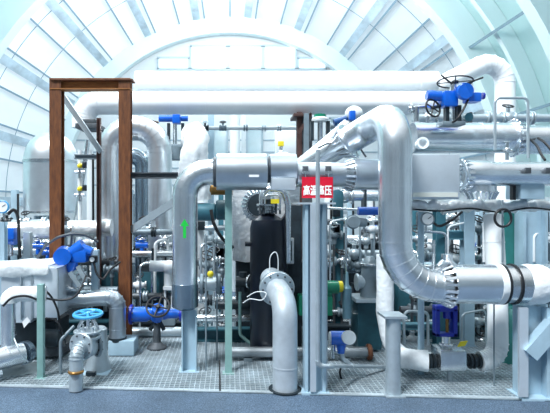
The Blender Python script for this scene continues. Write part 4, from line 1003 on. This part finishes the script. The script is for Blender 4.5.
for px, d, y0, w, m, lb in (
    (15, 8.8, 190, 6, LBLUE, 'pale blue post far behind the boxed duct'),
    (90, 8.6, 150, 5, WPAINT, 'white post behind the brown frame opening'),
    (131, 8.9, 190, 5, LBLUE, 'pale blue post just right of the brown column'),
    (200, 7.6, 190, 8, WPAINT, 'white post right of the riser pipe top'),
    (221, 8.4, 190, 5, TEAL, 'slim teal post left of the foil clad duct'),
    (338, 7.0, 190, 9, TEAL, 'teal post right of the sign'),
    (328, 7.9, 190, 7, WPAINT, 'white post close behind the sign column'),
    (350, 8.4, 190, 5, LBLUE, 'slim pale blue post behind the round junction box'),
    (371, 8.5, 190, 6, WPAINT, 'slim white post behind the blue pipe section'),
    (414, 7.2, 208, 7, TEAL, 'slim teal post right of the big riser bend'),
    (453, 8.0, 208, 7, WPAINT, 'white post behind the sea blue cross beam'),
    (481, 7.0, 208, 8, LBLUE, 'pale blue post left of the white rising pipe'),
    (545, 7.0, 208, 8, LBLUE, 'pale blue post at the right edge behind')):
    t = post('steel_post', lb, px, d, y0, S(w, d), m, 'post')
    for k in range(4):
        y = bg.uniform(y0 + 10, 310); e = bg.random()
        if e < .4: MB().bx(px - bg.uniform(3, 6), px + bg.uniform(2, 6), y, y + bg.uniform(6, 13), d - S(w, d) / 2 - .09, .09, .008).build('junction_box', (DARKM, GREY, WPAINT, DTEAL)[bg.randrange(4)], t)
        elif e < .75: MB().bar(P(px - 9, y, d), P(px + 9, y, d), .05, .05).build('bracket', (DSTEEL, GALV)[bg.randrange(2)], t)
        else: MB().tube([P(px + 3, y0 + 4, d - S(w, d) / 2 - .03), P(px + 3.4, 260, d - S(w, d) / 2 - .035), P(px + 2.8, 335, d - S(w, d) / 2 - .03)], S(1.1, d), 8).build('conduit', (RUBBER, STEEL)[bg.randrange(2)], t)
t = thing('cabinet', 'dark teal cabinet behind the transmitter', 'cabinet', G(362, 7.95))
g = G(362, 7.95); MB().box((g.x, 7.95, .62), (.62, .3, 1.22), None, .015).build('body', DTEAL, t)
MB().box((g.x, 7.79, .64), (.56, .02, 1.1), None, .006).build('door', DARKM, t)
tag(MB().bx(398, 436, 285, 350, 7.4, .4, .02).build('tank', DTEAL), 'dark teal tank behind the big bend post', 'tank')
tag(MB().bx(452, 492, 296, 345, 7.3, .5, .02).build('dark_backdrop', DARKM), 'dark backdrop box behind the block valve', 'machine')  # dark box put in for the unlit space behind the valve
tag(MB().lathe(G(511, 5.75) + V((0, 0, .008)), (0, 0, 1), [(0, S(14, 5.75)), (P(0, 316, 5.75).z, S(14, 5.75)), (P(0, 308, 5.75).z, S(8, 5.75))], 28).build('drum', mat('bottle green steel paint', (.03, .19, .18))), 'bottle green drum behind the right hand column', 'drum')
tag(MB().bx(-10, 55, 299, 345, 7.6, .5, .02).build('dark_backdrop', DARKM), 'dark backdrop box behind the boxed duct', 'machine')  # this and the next two: dark colour stands in for the unlit interior
tag(MB().bx(60, 94, 300, 340, 7.6, .5, .02).build('dark_backdrop', DARKM), 'dark backdrop box behind the flanged valve', 'machine')
tag(MB().bx(300, 338, 262, 345, 7.4, .4, .02).build('dark_backdrop', DARKM), 'dark backdrop box behind the green motor', 'machine')
for k, (x0, x1, y, d, h, m, lb) in enumerate((  # dark backdrop added along the deck, in place of shade behind the equipment
    (62, 126, 326, 6.95, 14, DTEAL, 'dark teal backdrop beam on the deck left of the brown column'), (131, 184, 330, 7.0, 12, DARKM, 'dark backdrop beam on the deck behind the deep blue valve'),
    (194, 300, 335, 6.6, 13, DTEAL, 'dark teal backdrop beam on the deck behind the black vessel'), (326, 398, 335, 6.7, 14, DARKM, 'dark backdrop beam on the deck behind the transmitter'),
    (402, 514, 332, 6.75, 14, DTEAL, 'dark teal backdrop beam on the deck behind the block valve'))):
    q0, q1 = P(x0, y, d), P(x1, y, d); hh = S(h, d); z = hh / 2 + .006
    tag(MB().ibeam((q0.x, d, z), (q1.x, d, z), hh, .16, .02, (0, 0, 1)).build('backdrop_beam', m, sharp=20), lb, 'beam')
# numerous small valves and fittings on the racks behind
spots = [
 (143, 226, 7.3, 'left of the riser at arrow height'), (166, 242, 7.4, 'left of the riser, below the green arrow'), (139, 282, 7.0, 'beside the brown column above the deep blue valve'),
 (207, 262, 7.0, 'right of the riser above the flanged pipe'), (222, 268, 7.2, 'behind the top of the thin grey rods'), (205, 318, 6.7, 'low right of the riser foot'), (222, 330, 6.8, 'low behind the angle post'),
 (334, 232, 6.9, 'right of the sign column at junction box height'), (366, 238, 6.8, 'just left of the big riser'), (342, 258, 6.9, 'above the green motor'), (372, 226, 6.5, 'under the blue pipe section'), (358, 262, 7.0, 'between cylinder and grey pump'),
 (418, 236, 6.8, 'under the round gauge'), (452, 222, 7.0, 'above the sea blue cross beam'), (456, 256, 6.9, 'below the sea blue cross beam'), (479, 226, 6.8, 'left of the black cable coil'), (482, 254, 6.8, 'left of the white rising pipe'), (516, 240, 6.9, 'right of the white rising pipe'), (543, 236, 6.5, 'at the right edge above the big pipe'),
 (412, 262, 6.6, 'just above the elbow of the big bend'), (478, 318, 6.6, 'behind the white rising pipe, upper'), (482, 338, 6.6, 'behind the white rising pipe, lower'), (412, 336, 6.6, 'low behind the round support post'), (540, 262, 6.3, 'at the right edge just above the flange'),
 (65, 226, 6.9, 'left of the brown column on the foil pipe'), (45, 240, 7.6, 'behind the pale grey post'), (88, 240, 7.6, 'inside the foot of the brown frame'), (112, 266, 7.0, 'inside the brown frame near its right column')]
for i, (px, py, d, where) in enumerate(spots):
    t = thing('small_valve', 'small %s valve with a handwheel %s' % (('grey', 'silver', 'white', 'dark grey')[i % 4], where), 'valve', G(px, d))
    m1 = (GALV, STEEL, WPAINT, GREY)[i % 4]; h = bg.uniform(9, 13)
    MB().cyl(G(px, d) + V((0, 0, .006)), P(px, py + h, d), S(1.4, d), seg=10).cyl(G(px, d) + V((0, 0, .006)), G(px, d) + V((0, 0, .02)), S(4, d), seg=14).build('stand', (GREY, DSTEEL)[i % 2], t)
    b_ = MB().cyl(P(px, py + h, d), P(px, py - 6, d), S(2.3, d), seg=12).cyl(P(px - 8, py + 3, d), P(px + 8, py + 3, d), S(2.8, d), seg=14)
    b_.sphere(P(px, py + 3, d), S(4.6, d), seg=14).build('body', m1, t)
    for sx in (-7, 7): MB().disc(P(px + sx, py + 3, d), (1, 0, 0), S(4.6, d), .03, 16).build('flange', (STEEL, GREY)[i % 2], t)
    handwheel(t, P(px, py - 7, d), (bg.uniform(-.3, .3), -bg.uniform(.2, 1), 1), S(bg.uniform(4, 6), d), .009, (RUBBER, STEEL, DARKM)[i % 3])
# slim instrument tubes
tubes = [(140, 258, 152, 330, 6.9, 'by the deep blue valve'), (155, 232, 168, 300, 7.1, 'left of the white painted valve'), (201, 236, 214, 300, 6.6, 'behind the riser'), (226, 240, 244, 320, 6.7, 'behind the angle post'),
         (330, 216, 346, 280, 6.6, 'above the green motor'), (360, 214, 374, 262, 6.4, 'above the grey pump'), (350, 300, 378, 344, 6.7, 'under the grey pump'), (420, 226, 446, 300, 6.2, 'left of the teal column'),
         (448, 214, 474, 262, 6.3, 'between the teal columns'), (484, 214, 512, 262, 6.2, 'by the cable coil'), (462, 300, 486, 350, 6.0, 'behind the white rising pipe'), (404, 300, 428, 345, 6.1, 'behind the support post'), (66, 270, 92, 330, 6.4, 'behind the valve wheel'), (534, 222, 556, 262, 6.1, 'at the right edge')]
for x0, y0, x1, y1, d, where in tubes:
    pts = [P(x0, y1, d), P(x0, y0 + bg.uniform(4, 14), d), P(x1, y0 + bg.uniform(0, 12), d + .1), P(x1, y1, d + .1)]
    tag(MB().tube(fillet(pts, .07, 5), S(bg.uniform(.9, 1.6), d), 8).build('bent_tube', (STEEL, GALV, WPAINT)[bg.randrange(3)]), 'slim bent instrument tube ' + where, 'tube')

# ================================================================ camera and light
cam = bpy.data.cameras.new('camera'); co = bpy.data.objects.new('camera', cam); COL.objects.link(co)
co.location = (0, 0, CAMH); co.rotation_euler = (PI / 2, 0, 0)
cam.sensor_width = 36; cam.lens = 36 * F / 550; cam.shift_x = 45 / 550; cam.shift_y = -1.5 / 550; cam.clip_end = 200
sc.camera = co
w = bpy.data.worlds.new('sky'); sc.world = w; w.use_nodes = True
N = w.node_tree.nodes; L = w.node_tree.links
tc = N.new('ShaderNodeTexCoord'); sx = N.new('ShaderNodeSeparateXYZ'); L.new(tc.outputs['Generated'], sx.inputs[0])
rp = N.new('ShaderNodeValToRGB'); L.new(sx.outputs['Z'], rp.inputs['Fac'])
rp.color_ramp.elements[0].position = 0.0; rp.color_ramp.elements[0].color = (.5, .62, .70, 1)
rp.color_ramp.elements[1].position = .9; rp.color_ramp.elements[1].color = (2.3, 2.44, 2.5, 1)
e = rp.color_ramp.elements.new(.42); e.color = (.48, .60, .68, 1)
L.new(rp.outputs['Color'], N['Background'].inputs['Color']); N['Background'].inputs['Strength'].default_value = .34
sl = bpy.data.lights.new('sun', 'SUN'); sl.energy = 3.1; sl.angle = math.radians(14); sl.color = (.95, .98, 1)
so = bpy.data.objects.new('sun', sl); COL.objects.link(so); so.location = (-3, -4, 9)
so.rotation_euler = V((.40, .46, -.9)).to_track_quat('-Z', 'Y').to_euler()
for i, (lx, ly, lz) in enumerate(((-2.4, 7, 6.3), (2.4, 7, 6.3), (0, 9, 6.8), (-2.5, 12, 7.4), (2.5, 12, 7.4), (-2, 15.5, 8.6), (2, 15.5, 8.6), (0, 18.5, 9.55))):  # fill lights added out of view to brighten the vault and pipe tops
    pl = bpy.data.lights.new('fill_light', 'POINT'); pl.energy = 120 if ly < 8 else 210; pl.shadow_soft_size = .5; pl.color = (.93, .98, 1)
    po = bpy.data.objects.new('fill_light', pl); COL.objects.link(po); po.location = (lx, ly, lz)
sc.view_settings.view_transform = 'Standard'; sc.view_settings.look = 'None'; sc.view_settings.gamma = 1; sc.view_settings.use_curve_mapping = False
sc.view_settings.exposure = 0.7
